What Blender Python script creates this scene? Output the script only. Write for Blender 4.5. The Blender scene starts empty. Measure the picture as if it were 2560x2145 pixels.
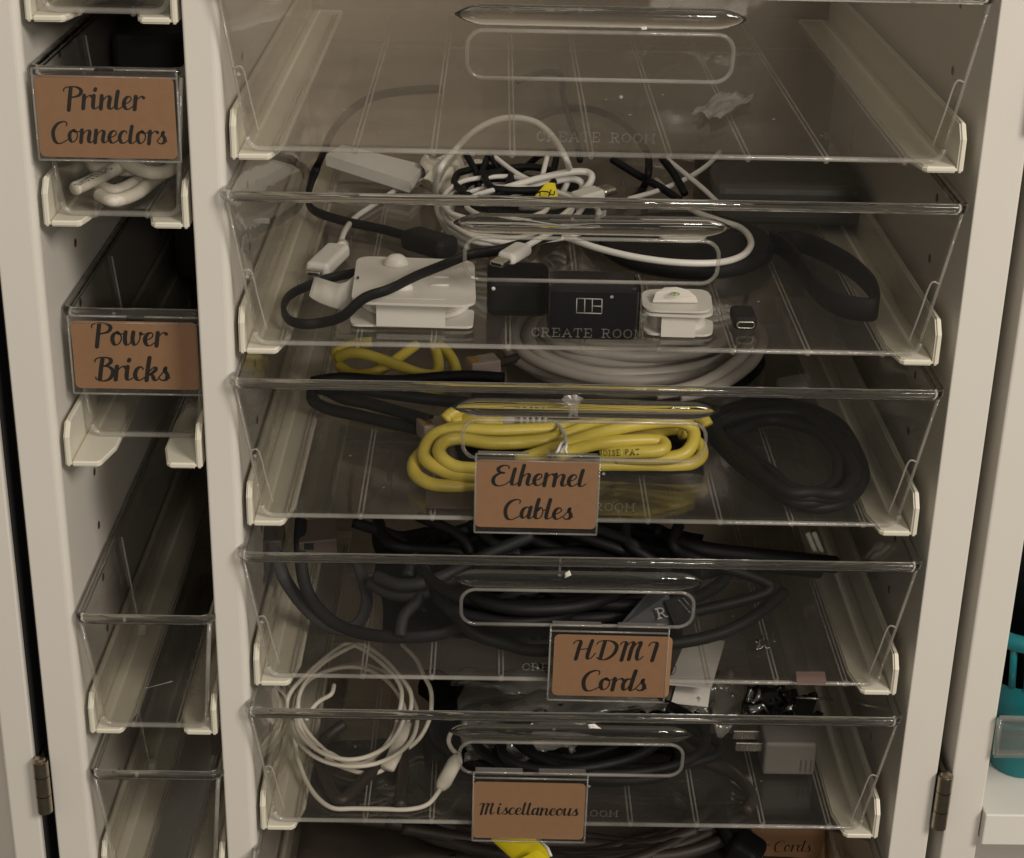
import bpy, bmesh, math, random
from mathutils import Vector, Matrix, noise as mnoise
from mathutils.geometry import delaunay_2d_cdt
random.seed(7)
S = bpy.context.scene
COL = S.collection

# ------------------------------------------------------------------ camera
def unit(v): return Vector(v).normalized()
PITCH, YAW, ROLL = 0.41790091, 0.01429666, 0.02285761
FPX, CX, CY = 4405.28, 1280.0, 1072.5
CAM = Vector((0.1320, -0.8207, 0.3670))
_f = Vector((math.sin(YAW)*math.cos(PITCH), math.cos(YAW)*math.cos(PITCH), -math.sin(PITCH)))
_r = Vector((math.cos(YAW), -math.sin(YAW), 0)); _u = _r.cross(_f)
_c, _s = math.cos(ROLL), math.sin(ROLL)
RI, UP, FW = _r*_c + _u*_s, -_r*_s + _u*_c, _f
cd = bpy.data.cameras.new('camera'); cam = bpy.data.objects.new('camera', cd); COL.objects.link(cam)
cd.sensor_width = 36; cd.sensor_fit = 'HORIZONTAL'; cd.lens = FPX/2560*36
cd.clip_start = 0.02; cd.clip_end = 60
cam.matrix_world = Matrix(((RI.x, UP.x, -FW.x, CAM.x), (RI.y, UP.y, -FW.y, CAM.y), (RI.z, UP.z, -FW.z, CAM.z), (0, 0, 0, 1)))
S.camera = cam

# ------------------------------------------------------------------ light
w = bpy.data.worlds.new('World'); S.world = w; w.use_nodes = True
nt = w.node_tree; nt.nodes.clear()
tc = nt.nodes.new('ShaderNodeTexCoord'); sx = nt.nodes.new('ShaderNodeSeparateXYZ')
mr = nt.nodes.new('ShaderNodeMapRange'); mr.inputs[1].default_value = -1; mr.inputs[2].default_value = 1
rp = nt.nodes.new('ShaderNodeValToRGB'); bg = nt.nodes.new('ShaderNodeBackground'); wo = nt.nodes.new('ShaderNodeOutputWorld')
nt.links.new(tc.outputs['Generated'], sx.inputs[0]); nt.links.new(sx.outputs['Z'], mr.inputs[0])
nt.links.new(mr.outputs[0], rp.inputs[0]); nt.links.new(rp.outputs[0], bg.inputs[0]); nt.links.new(bg.outputs[0], wo.inputs[0])
rp.color_ramp.elements[0].color = (0.045, 0.040, 0.033, 1); rp.color_ramp.elements[0].position = 0.25
rp.color_ramp.elements[1].color = (0.36, 0.323, 0.265, 1); rp.color_ramp.elements[1].position = 0.75
bg.inputs[1].default_value = 0.95

def area(name, loc, target, size, power, col):
    l = bpy.data.lights.new(name, 'AREA'); l.size = size; l.energy = power; l.color = col
    o = bpy.data.objects.new(name, l); COL.objects.link(o); o.location = loc
    o.rotation_euler = (Vector(target) - Vector(loc)).to_track_quat('-Z', 'Y').to_euler()
    return o
area('unseen_lamp', (1.40, -1.50, 1.25), (0.10, 0.05, 0.0), 0.6, 29, (1.0, 0.91, 0.80))  # ceiling lamp, upper right
area('unseen_lamp', (0.60, -2.40, 0.85), (0.10, 0.1, -0.02), 0.2, 11, (1.0, 0.91, 0.80))  # unseen fill lamp added in front to brighten the cabinet backs

S.view_settings.view_transform = 'Standard'; S.view_settings.look = 'None'
S.view_settings.exposure = 0.14; S.view_settings.gamma = 1.0; S.view_settings.use_curve_mapping = False
S.render.engine = 'CYCLES'
cy = S.cycles
cy.max_bounces = 24; cy.diffuse_bounces = 4; cy.glossy_bounces = 6; cy.transmission_bounces = 16; cy.transparent_max_bounces = 96
cy.sample_clamp_indirect = 3.0; cy.use_denoising = True; cy.caustics_reflective = False

# ------------------------------------------------------------------ materials
def newmat(name):
    m = bpy.data.materials.new(name); m.use_nodes = True; return m, m.node_tree, m.node_tree.nodes['Principled BSDF']
def mat(name, col, rough=0.5, metal=0.0, var=0.08, scale=40, bump=0.0, bscale=400, spec=0.5, coat=0.0):
    m, t, p = newmat(name)
    n = t.nodes.new('ShaderNodeTexNoise'); n.inputs['Scale'].default_value = scale; n.inputs['Detail'].default_value = 4
    co = t.nodes.new('ShaderNodeTexCoord'); t.links.new(co.outputs['Object'], n.inputs['Vector'])
    mx = t.nodes.new('ShaderNodeMix'); mx.data_type = 'RGBA'
    mx.inputs[6].default_value = (*[c*(1-var) for c in col], 1); mx.inputs[7].default_value = (*[min(1, c*(1+var)) for c in col], 1)
    t.links.new(n.outputs['Fac'], mx.inputs[0]); t.links.new(mx.outputs[2], p.inputs['Base Color'])
    p.inputs['Roughness'].default_value = rough; p.inputs['Metallic'].default_value = metal
    p.inputs['Specular IOR Level'].default_value = spec
    if coat: p.inputs['Coat Weight'].default_value = coat
    mr = t.nodes.new('ShaderNodeMapRange'); mr.inputs[3].default_value = max(0, rough-0.08); mr.inputs[4].default_value = min(1, rough+0.08)
    n3 = t.nodes.new('ShaderNodeTexNoise'); n3.inputs['Scale'].default_value = scale*3; t.links.new(co.outputs['Object'], n3.inputs['Vector'])
    t.links.new(n3.outputs['Fac'], mr.inputs[0]); t.links.new(mr.outputs[0], p.inputs['Roughness'])
    if bump:
        n2 = t.nodes.new('ShaderNodeTexNoise'); n2.inputs['Scale'].default_value = bscale; n2.inputs['Detail'].default_value = 3
        t.links.new(co.outputs['Object'], n2.inputs['Vector'])
        b = t.nodes.new('ShaderNodeBump'); b.inputs['Strength'].default_value = bump; b.inputs['Distance'].default_value = 0.0006
        t.links.new(n2.outputs['Fac'], b.inputs['Height']); t.links.new(b.outputs[0], p.inputs['Normal'])
    return m
def clear(name, tint=(0.965, 0.96, 0.95), haze=0.003, rough=0.03, hcol=(0.8, 0.78, 0.74), scr=0.05, wav=0.03, dust=0.35):
    """thin clear plastic: straight-through transmission plus Fresnel gloss, a little haze and fine scratches"""
    m = bpy.data.materials.new(name); m.use_nodes = True; t = m.node_tree; t.nodes.clear()
    out = t.nodes.new('ShaderNodeOutputMaterial'); tr = t.nodes.new('ShaderNodeBsdfTransparent'); tr.inputs[0].default_value = (*tint, 1)
    gl = t.nodes.new('ShaderNodeBsdfGlossy'); gl.inputs['Roughness'].default_value = rough; gl.inputs[0].default_value = (1, 1, 1, 1)
    ge = t.nodes.new('ShaderNodeNewGeometry'); mi = t.nodes.new('ShaderNodeMix'); mi.inputs[2].default_value = 1.49; mi.inputs[3].default_value = 1/1.49
    t.links.new(ge.outputs['Backfacing'], mi.inputs[0])
    fr = t.nodes.new('ShaderNodeFresnel'); t.links.new(mi.outputs[0], fr.inputs['IOR'])
    co = t.nodes.new('ShaderNodeTexCoord')
    nb = t.nodes.new('ShaderNodeTexNoise'); nb.inputs['Scale'].default_value = 22; nb.inputs['Detail'].default_value = 2
    t.links.new(co.outputs['Object'], nb.inputs['Vector'])
    bp = t.nodes.new('ShaderNodeBump'); bp.inputs['Strength'].default_value = wav; bp.inputs['Distance'].default_value = 0.02
    t.links.new(nb.outputs['Fac'], bp.inputs['Height']); t.links.new(bp.outputs[0], gl.inputs['Normal'])
    a = t.nodes.new('ShaderNodeMixShader'); t.links.new(fr.outputs[0], a.inputs[0]); t.links.new(tr.outputs[0], a.inputs[1]); t.links.new(gl.outputs[0], a.inputs[2])
    di = t.nodes.new('ShaderNodeBsdfDiffuse'); di.inputs[0].default_value = (*hcol, 1)
    # haze mask: soft smudges + thin scratches
    n1 = t.nodes.new('ShaderNodeTexNoise'); n1.inputs['Scale'].default_value = 14; n1.inputs['Detail'].default_value = 5
    t.links.new(co.outputs['Object'], n1.inputs['Vector'])
    m1 = t.nodes.new('ShaderNodeMapRange'); m1.inputs[1].default_value = 0.35; m1.inputs[2].default_value = 0.75; m1.inputs[3].default_value = haze*0.5; m1.inputs[4].default_value = haze*2.0
    t.links.new(n1.outputs['Fac'], m1.inputs[0])
    mp = t.nodes.new('ShaderNodeMapping'); mp.inputs['Scale'].default_value = (5, 60, 90); mp.inputs['Rotation'].default_value = (0.3, 0.5, 0.7)
    t.links.new(co.outputs['Object'], mp.inputs['Vector'])
    n2 = t.nodes.new('ShaderNodeTexNoise'); n2.inputs['Scale'].default_value = 9; n2.inputs['Detail'].default_value = 6
    t.links.new(mp.outputs[0], n2.inputs['Vector'])
    m2 = t.nodes.new('ShaderNodeMapRange'); m2.inputs[1].default_value = 0.70; m2.inputs[2].default_value = 0.78; m2.inputs[3].default_value = 0; m2.inputs[4].default_value = scr
    t.links.new(n2.outputs['Fac'], m2.inputs[0])
    ad = t.nodes.new('ShaderNodeMath'); ad.operation = 'ADD'; t.links.new(m1.outputs[0], ad.inputs[0]); t.links.new(m2.outputs[0], ad.inputs[1])
    vo = t.nodes.new('ShaderNodeTexVoronoi'); vo.inputs['Scale'].default_value = 95; t.links.new(co.outputs['Object'], vo.inputs['Vector'])
    sp_ = t.nodes.new('ShaderNodeSeparateColor'); t.links.new(vo.outputs['Color'], sp_.inputs[0])
    m3 = t.nodes.new('ShaderNodeMapRange'); m3.inputs[1].default_value = 0.93; m3.inputs[2].default_value = 1.0; m3.inputs[3].default_value = 0.0; m3.inputs[4].default_value = 0.10
    t.links.new(sp_.outputs[0], m3.inputs[0])
    lt = t.nodes.new('ShaderNodeMath'); lt.operation = 'LESS_THAN'; t.links.new(vo.outputs['Distance'], lt.inputs[0]); t.links.new(m3.outputs[0], lt.inputs[1])
    dm = t.nodes.new('ShaderNodeMath'); dm.operation = 'MULTIPLY_ADD'; dm.inputs[1].default_value = dust; t.links.new(lt.outputs[0], dm.inputs[0]); t.links.new(ad.outputs[0], dm.inputs[2]); ad = dm
    b = t.nodes.new('ShaderNodeMixShader'); t.links.new(ad.outputs[0], b.inputs[0]); t.links.new(a.outputs[0], b.inputs[1]); t.links.new(di.outputs[0], b.inputs[2])
    t.links.new(b.outputs[0], out.inputs[0]); return m
def glass(name, col=(0.94, 0.935, 0.92), rough=0.04, ior=1.49):
    m, t, p = newmat(name)
    p.inputs['Base Color'].default_value = (*col, 1); p.inputs['Roughness'].default_value = rough
    p.inputs['IOR'].default_value = ior; p.inputs['Transmission Weight'].default_value = 1.0
    co = t.nodes.new('ShaderNodeTexCoord'); n = t.nodes.new('ShaderNodeTexNoise'); n.inputs['Scale'].default_value = 60
    t.links.new(co.outputs['Object'], n.inputs['Vector'])
    b = t.nodes.new('ShaderNodeBump'); b.inputs['Strength'].default_value = 0.08; b.inputs['Distance'].default_value = 0.004
    t.links.new(n.outputs['Fac'], b.inputs['Height']); t.links.new(b.outputs[0], p.inputs['Normal'])
    return m
M = {}
M['paint'] = mat('cream_paint', (0.70, 0.67, 0.62), 0.42, var=0.03, scale=9, bump=0.10, bscale=900)
M['laminate'] = mat('cream_laminate', (0.60, 0.57, 0.52), 0.5, var=0.03, scale=12, bump=0.08, bscale=700)
M['back'] = mat('tan_hardboard', (0.34, 0.29, 0.23), 0.6, var=0.06, scale=14, bump=0.1)
M['hole'] = mat('dark_drilled_hole', (0.05, 0.042, 0.033), 0.9)
M['rail'] = mat('ivory_plastic', (0.70, 0.67, 0.57), 0.35, var=0.03, scale=25, bump=0.04)
M['clear'] = clear('clear_plastic')
M['floor'] = clear('scuffed_sheen_plastic', haze=0.010, scr=0.07, wav=0.015)  # real scuffs, plus haze painted for the back wall's reflection
M['film'] = clear('thin_clear_film', (0.975, 0.97, 0.965), 0.002, 0.10, scr=0.03)
M['bag'] = clear('crinkled_bag_film', (0.90, 0.89, 0.87), 0.09, 0.12, scr=0.10, wav=0.5)
M['bead'] = clear('moulded_clear_edge', (0.90, 0.89, 0.87), 0.16, 0.08, scr=0.0)
M['wisp'] = clear('frosted_scrap', (0.80, 0.79, 0.77), 0.13, 0.2, scr=0.0)
M['glass'] = glass('solid_clear_plastic')
M['emboss'] = clear('embossed_plastic', (0.72, 0.71, 0.69), 0.16, 0.2)
M['kraft'] = mat('kraft_card', (0.315, 0.178, 0.095), 0.75, var=0.09, scale=180, bump=0.15, bscale=1200, spec=0.2)
M['ink'] = mat('black_ink', (0.013, 0.010, 0.008), 0.7, var=0.2, scale=150, spec=0.2)
M['white'] = mat('white_plastic', (0.74, 0.72, 0.68), 0.35, var=0.02)
M['cordwhite'] = mat('white_cord', (0.76, 0.745, 0.71), 0.42, var=0.05, scale=60)
M['oldwhite'] = mat('ageing_white_cord', (0.70, 0.66, 0.58), 0.45, var=0.08, scale=70)
M['card'] = mat('white_card', (0.74, 0.72, 0.68), 0.65, var=0.03, bump=0.05)
M['grey'] = mat('grey_cord', (0.46, 0.43, 0.39), 0.45, var=0.08, scale=50)
M['yellow'] = mat('yellow_cord', (0.60, 0.485, 0.085), 0.38, var=0.07, scale=45, bump=0.05, bscale=250)
M['tag'] = mat('yellow_tag', (0.80, 0.66, 0.02), 0.5, var=0.05)
M['black'] = mat('black_cord', (0.007, 0.007, 0.008), 0.58, spec=0.25, var=0.25, scale=60, bump=0.1)
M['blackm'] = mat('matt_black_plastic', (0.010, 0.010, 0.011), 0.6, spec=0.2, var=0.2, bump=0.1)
M['blackg'] = mat('gloss_black_plastic', (0.007, 0.007, 0.009), 0.18, var=0.2, spec=0.35)
M['slate'] = mat('slate_grey_cord', (0.019, 0.020, 0.023), 0.65, var=0.15, scale=60)
M['dgrey'] = mat('dark_grey_plastic', (0.075, 0.07, 0.062), 0.55, var=0.1)
M['brown'] = mat('dark_brown_cord', (0.028, 0.020, 0.017), 0.55, var=0.2)
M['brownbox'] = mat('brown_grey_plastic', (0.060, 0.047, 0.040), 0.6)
M['steel'] = mat('brushed_steel', (0.55, 0.52, 0.47), 0.28, 1.0, var=0.08, scale=120)
M['brass'] = mat('aged_nickel', (0.42, 0.36, 0.28), 0.32, 1.0, var=0.15, scale=160)
M['gold'] = mat('gold_contacts', (0.75, 0.5, 0.2), 0.25, 1.0)
M['mark'] = mat('pale_print', (0.45, 0.45, 0.44), 0.5)
M['green'] = mat('green_print', (0.25, 0.42, 0.12), 0.5)
M['teal'] = mat('teal_plastic', (0.006, 0.16, 0.19), 0.35, var=0.08)
M['foil'] = mat('black_foil', (0.006, 0.006, 0.007), 0.16, 0.0, var=0.2, spec=1.0, coat=1.0, bump=0.9, bscale=140)
M['flatblack'] = mat('flat_black', (0.004, 0.004, 0.005), 0.8)
M['pink'] = mat('dusty_pink_paper', (0.20, 0.135, 0.12), 0.7)

# ------------------------------------------------------------------ pixel -> place in the cabinet
def ray(px, py): return RI*((px-CX)/FPX) - UP*((py-CY)/FPX) + FW
def atz(px, py, z): d = ray(px, py); return CAM + d*((z-CAM.z)/d.z)
def aty(px, py, y): d = ray(px, py); return CAM + d*((y-CAM.y)/d.y)
def trace(floor, pts, h0=0.003):
    """pts: (px,py[,h]) on a plane h above the drawer floor, or (px,py,'y',depth)"""
    out = []
    for p in pts:
        if len(p) == 4: out.append(aty(p[0], p[1], p[3]))
        else:
            q = atz(p[0], p[1], floor + (p[2] if len(p) > 2 else h0)); out.append(q)
    for q in out:
        q.y = min(max(q.y, 0.010), 0.352)
    return out

# ------------------------------------------------------------------ mesh builder
def crom(P, n=8, closed=False):
    P = [Vector(p) for p in P]; N = len(P); out = []
    if N < 3: 
        return P
    R = range(N if closed else N-1)
    for i in R:
        g = (lambda k: P[k % N]) if closed else (lambda k: P[max(0, min(N-1, k))])
        a, b, c, d = g(i-1), g(i), g(i+1), g(i+2)
        for k in range(n):
            t = k/n
            out.append(0.5*((2*b) + (c-a)*t + (2*a-5*b+4*c-d)*t*t + (3*b-a-3*c+d)*t**3))
    if not closed: out.append(P[-1].copy())
    return out
class MB:
    def __init__(s): s.v = []; s.f = []; s.m = []; s.mi = 0; s.sm = []
    def add(s, vs, fs, smooth=False):
        o = len(s.v); s.v += [Vector(v) for v in vs]
        for f in fs: s.f.append([o+i for i in f]); s.m.append(s.mi); s.sm.append(smooth)
        return s
    def bm_add(s, bm, smooth=False):
        bm.verts.index_update()
        return s.add([v.co.copy() for v in bm.verts], [[v.index for v in f.verts] for f in bm.faces], smooth)
    def box(s, a, b, bevel=0, seg=2, rotz=0, smooth=None):
        a, b = Vector(a), Vector(b); c = (a+b)/2; d = b-a
        bm = bmesh.new(); bmesh.ops.create_cube(bm, size=1)
        for v in bm.verts: v.co = Vector((v.co.x*d.x, v.co.y*d.y, v.co.z*d.z))
        if bevel: bmesh.ops.bevel(bm, geom=list(bm.edges), offset=bevel, segments=seg, affect='EDGES', profile=0.5)
        R = Matrix.Rotation(rotz, 3, 'Z')
        for v in bm.verts: v.co = R @ v.co + c
        s.bm_add(bm, smooth if smooth is not None else False); bm.free(); return s
    def obox(s, c, ax, ay, az, bevel=0, seg=2):
        """box with arbitrary half-axes"""
        c, ax, ay, az = Vector(c), Vector(ax), Vector(ay), Vector(az)
        l = [ax.length*2, ay.length*2, az.length*2]; u = [ax.normalized(), ay.normalized(), az.normalized()]
        bm = bmesh.new(); bmesh.ops.create_cube(bm, size=1)
        for v in bm.verts: v.co = Vector((v.co.x*l[0], v.co.y*l[1], v.co.z*l[2]))
        if bevel: bmesh.ops.bevel(bm, geom=list(bm.edges), offset=bevel, segments=seg, affect='EDGES', profile=0.5)
        for v in bm.verts: v.co = c + u[0]*v.co.x + u[1]*v.co.y + u[2]*v.co.z
        s.bm_add(bm); bm.free(); return s
    def hexa(s, A, B):
        """A, B: matching quads (outer, inner)"""
        return s.add(list(A)+list(B), [(0, 1, 2, 3), (7, 6, 5, 4), (0, 4, 5, 1), (1, 5, 6, 2), (2, 6, 7, 3), (3, 7, 4, 0)])
    def sweep(s, P, prof, closed=False, up=(0, 0, 1), cap=True, scale=None, smooth=True):
        """prof: list of (side, up) offsets; frames by parallel transport"""
        P = [Vector(p) for p in P]; N = len(P)
        T = []
        for i in range(N):
            a = P[(i-1) % N] if closed else P[max(0, i-1)]; b = P[(i+1) % N] if closed else P[min(N-1, i+1)]
            t = b-a; T.append(t.normalized() if t.length > 1e-9 else Vector((1, 0, 0)))
        u = Vector(up)
        K = len(prof); vs = []; n = None
        for i in range(N):
            if up is not None and n is None or closed or s_fix:
                pass
            t = T[i]
            if n is None:
                n = u - t*u.dot(t)
                if n.length < 1e-4: n = Vector((0, 1, 0)) - t*t.y
                n.normalize()
            else:
                n = n - t*n.dot(t)
                # pull gently back to up so straps keep lying the same way
                k = u - t*u.dot(t)
                if k.length > 0.2: n = (n + k.normalized()*0.35)
                n.normalize()
            side = t.cross(n)
            q = scale[i] if scale else 1
            for a, b in prof: vs.append(P[i] + side*(a*q) + n*(b*q))
        fs = []
        for i in range(N if closed else N-1):
            j = (i+1) % N
            for k in range(K):
                l = (k+1) % K; fs.append((i*K+k, i*K+l, j*K+l, j*K+k))
        if cap and not closed: fs += [tuple(range(K))[::-1], tuple((N-1)*K+k for k in range(K))]
        return s.add(vs, fs, smooth)
    def tube(s, P, r, closed=False, n=10, scale=None, flat=1.0):
        return s.sweep(P, [(r*math.cos(2*math.pi*k/n), r*flat*math.sin(2*math.pi*k/n)) for k in range(n)], closed, scale=scale)
    def strap(s, P, w, t, closed=False, up=(0, 0, 1)):
        b = min(w, t)*0.3
        return s.sweep(P, [(w/2, -t/2+b), (w/2, t/2-b), (w/2-b, t/2), (-w/2+b, t/2), (-w/2, t/2-b), (-w/2, -t/2+b), (-w/2+b, -t/2), (w/2-b, -t/2)], closed, up=up)
    def lathe(s, prof, c, axis='z', n=40, flatten=1.0):
        c = Vector(c); vs = []; fs = []; K = len(prof)
        for i in range(n):
            a = 2*math.pi*i/n
            for r, h in prof:
                x, y = r*math.cos(a), r*math.sin(a)*flatten
                vs.append(c + (Vector((x, y, h)) if axis == 'z' else Vector((x, h, y)) if axis == 'y' else Vector((h, x, y))))
        for i in range(n):
            j = (i+1) % n
            for k in range(K-1): fs.append((i*K+k, j*K+k, j*K+k+1, i*K+k+1))
        return s.add(vs, fs, True)
    def plate(s, outer, holes, mp, t):
        """flat plate of 2D outline with holes, mapped by mp(u,v,w), thickness t along w"""
        vs = []; ed = []; loops = []
        for lp in [outer]+holes:
            o = len(vs); n = len(lp); vs += [Vector((a, b)) for a, b in lp]; ids = list(range(o, o+n)); loops.append(ids)
            ed += [(ids[i], ids[(i+1) % n]) for i in range(n)]
        r = delaunay_2d_cdt(vs, ed, [], 0, 1e-7)
        V2, F = r[0], r[2]
        def inside(p, lp):
            c = False; n = len(lp)
            for i in range(n):
                (x1, y1), (x2, y2) = lp[i], lp[i-1]
                if (y1 > p[1]) != (y2 > p[1]) and p[0] < (x2-x1)*(p[1]-y1)/(y2-y1)+x1: c = not c
            return c
        keep = []
        for f in F:
            c = sum((V2[i] for i in f), Vector((0, 0)))/len(f)
            if inside(c, outer) and not any(inside(c, h) for h in holes): keep.append(list(f))
        n = len(V2)
        s.add([mp(v.x, v.y, 0) for v in V2]+[mp(v.x, v.y, t) for v in V2], keep+[[n+i for i in f][::-1] for f in keep])
        cnt = {}
        for f in keep:
            for i in range(len(f)):
                e = (f[i], f[(i+1) % len(f)]); cnt[e] = 1
        o = len(s.v)-2*n
        for (a, b) in cnt:
            if (b, a) not in cnt: s.f.append([o+b, o+a, o+n+a, o+n+b]); s.m.append(s.mi); s.sm.append(False)
        return s
    def build(s, name, mats, parent=None):
        if not isinstance(mats, (list, tuple)): mats = [mats]
        org = parent_org(parent)
        me = bpy.data.meshes.new(name); me.from_pydata([v-org for v in s.v], [], s.f)
        for m in mats: me.materials.append(m)
        for p, k, sm in zip(me.polygons, s.m, s.sm): p.material_index = k; p.use_smooth = sm
        bm = bmesh.new(); bm.from_mesh(me); bmesh.ops.recalc_face_normals(bm, faces=list(bm.faces)); bm.to_mesh(me); bm.free()
        me.update()
        o = bpy.data.objects.new(name, me); COL.objects.link(o)
        if parent: o.parent = parent
        return o
s_fix = False
ORG = {}
def parent_org(p):
    v = Vector((0, 0, 0))
    while p is not None: v = v + Vector(p.location); p = p.parent
    return v
def tag(o, label=None, cat=None, group=None, kind=None):
    if label: o['label'] = label
    if cat: o['category'] = cat
    if group: o['group'] = group
    if kind: o['kind'] = kind
    return o
def thing(name, label, cat, loc=(0, 0, 0), group=None):
    o = bpy.data.objects.new(name, None); COL.objects.link(o); o.location = loc; o.empty_display_size = 0.01
    return tag(o, label, cat, group)
def copy_tree(o, parent=None):
    c = o.copy(); COL.objects.link(c); c.parent = parent
    for ch in list(o.children): copy_tree(ch, c)
    return c
def rrect(x0, y0, x1, y1, r, n=5):
    out = []
    for cx, cy_, a0 in ((x1-r, y0+r, -90), (x1-r, y1-r, 0), (x0+r, y1-r, 90), (x0+r, y0+r, 180)):
        for k in range(n+1):
            a = math.radians(a0+90*k/n); out.append((cx+r*math.cos(a), cy_+r*math.sin(a)))
    return out

# ------------------------------------------------------------------ lettering (brush strokes, thick on the way down)
G = {
 'r': (.52, [[(.1, 1), (.09, .5), (.08, 0)], [(.1, .5), (.24, .86), (.42, 1.02), (.56, .9)]]),
 'i': (.42, [[(.1, 1), (.08, .45), (.1, .1), (.22, 0), (.42, .18)], [(.17, 1.68), (.15, 1.56)]]),
 'n': (.80, [[(.1, 1), (.09, .5), (.08, 0)], [(.1, .42), (.28, .85), (.46, 1.0), (.56, .82), (.52, .4), (.54, .1), (.66, 0), (.82, .18)]]),
 't': (.44, [[(.16, 1.75), (.12, .9), (.09, .3), (.14, .03), (.28, .02), (.46, .22)]]),
 'e': (.58, [[(.06, .42), (.3, .52), (.46, .76), (.36, .99), (.16, .86), (.06, .45), (.16, .08), (.34, 0), (.58, .24)]]),
 'c': (.56, [[(.46, .82), (.36, 1.0), (.16, .86), (.06, .45), (.16, .07), (.34, 0), (.56, .22)]]),
 'o': (.64, [[(.3, 1.0), (.1, .8), (.06, .4), (.2, .02), (.42, .14), (.52, .55), (.4, .95), (.28, 1.0), (.42, .84), (.66, .9)]]),
 's': (.56, [[(.0, .2), (.26, .75), (.34, 1.0), (.3, .75), (.44, .42), (.4, .1), (.2, 0), (.06, .12)], [(.4, .1), (.58, .22)]]),
 'w': (1.0, [[(.06, 1), (.04, .5), (.12, .06), (.28, .1), (.42, .5), (.46, 1)], [(.46, 1), (.44, .45), (.54, .05), (.7, .14), (.82, .55), (.8, .98), (.9, .84), (1.02, .9)]]),
 'k': (.66, [[(.16, 1.9), (.11, .9), (.08, 0)], [(.1, .4), (.3, .85), (.46, .98), (.5, .78), (.3, .5), (.16, .46), (.36, .36), (.46, .08), (.58, 0), (.7, .16)]]),
 'h': (.80, [[(.18, 1.9), (.12, .9), (.08, 0)], [(.1, .42), (.28, .85), (.46, 1.0), (.56, .82), (.52, .4), (.54, .1), (.66, 0), (.82, .18)]]),
 'a': (.74, [[(.48, .85), (.34, 1.0), (.14, .84), (.06, .42), (.16, .03), (.34, .18), (.48, .6), (.54, 1.0)], [(.54, 1.0), (.5, .5), (.5, .1), (.6, 0), (.76, .18)]]),
 'b': (.64, [[(.16, 1.9), (.1, .9), (.1, .2), (.26, 0), (.46, .2), (.5, .7), (.36, .98), (.18, .75)], [(.5, .75), (.66, .8)]]),
 'l': (.42, [[(.16, 1.9), (.11, 1.0), (.08, .3), (.13, .03), (.26, .02), (.44, .22)]]),
 'd': (.76, [[(.48, .85), (.34, 1.0), (.14, .84), (.06, .42), (.16, .03), (.34, .18), (.48, .6), (.54, 1.0)], [(.6, 1.9), (.53, .9), (.5, .1), (.62, 0), (.78, .18)]]),
 'u': (.74, [[(.08, 1), (.05, .5), (.1, .08), (.26, .06), (.44, .45), (.54, 1)], [(.54, 1.0), (.5, .5), (.5, .1), (.6, 0), (.76, .18)]]),
 'P': (1.0, [[(.36, 1.72), (.33, .9), (.3, -.15)], [(-.02, 1.4), (.0, 1.68), (.3, 1.86), (.72, 1.8), (.95, 1.45), (.82, 1.0), (.44, .84)]]),
 'C': (.98, [[(.86, 1.42), (.86, 1.74), (.62, 1.84), (.28, 1.5), (.1, .8), (.22, .08), (.52, -.14), (.98, .2)]]),
 'B': (1.02, [[(.4, 1.72), (.35, .9), (.32, .0)], [(.02, 1.4), (.06, 1.68), (.36, 1.86), (.74, 1.76), (.82, 1.42), (.62, 1.08), (.46, 1.02), (.76, .95), (.96, .62), (.84, .1), (.5, -.12), (.16, .0), (.1, .16)]]),
 'E': (1.02, [[(.86, 1.5), (.8, 1.8), (.5, 1.84), (.26, 1.52), (.34, 1.15), (.62, 1.02), (.34, .95), (.08, .6), (.12, .1), (.42, -.12), (.8, .05), (1.04, .36)]]),
 'H': (1.3, [[(-.02, 1.4), (.06, 1.68), (.24, 1.78), (.36, 1.6), (.32, .9), (.26, -.08)], [(.3, .78), (.6, .84), (.9, .9)], [(1.0, 1.8), (.93, 1.0), (.88, .25), (.96, -.04), (1.14, .1), (1.3, .5)]]),
 'D': (1.3, [[(.4, 1.7), (.36, .9), (.32, .02)], [(-.02, 1.4), (.06, 1.68), (.4, 1.86), (.86, 1.72), (1.12, 1.2), (1.04, .5), (.7, .0), (.34, -.08), (.12, .12)]]),
 'M': (1.6, [[(-.02, 1.4), (.06, 1.68), (.2, 1.76), (.3, 1.58), (.27, .9), (.22, -.08)], [(.27, .9), (.44, 1.5), (.62, 1.78), (.72, 1.55), (.66, .9), (.62, .0)], [(.66, .8), (.84, 1.45), (1.06, 1.8), (1.12, 1.5), (1.04, .8), (1.06, .15), (1.2, -.02), (1.4, .3)]]),
 'I': (.7, [[(-.02, 1.35), (.06, 1.66), (.24, 1.8), (.42, 1.62), (.4, .9), (.34, -.06)]]),
 ' ': (.5, []),
}
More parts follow.
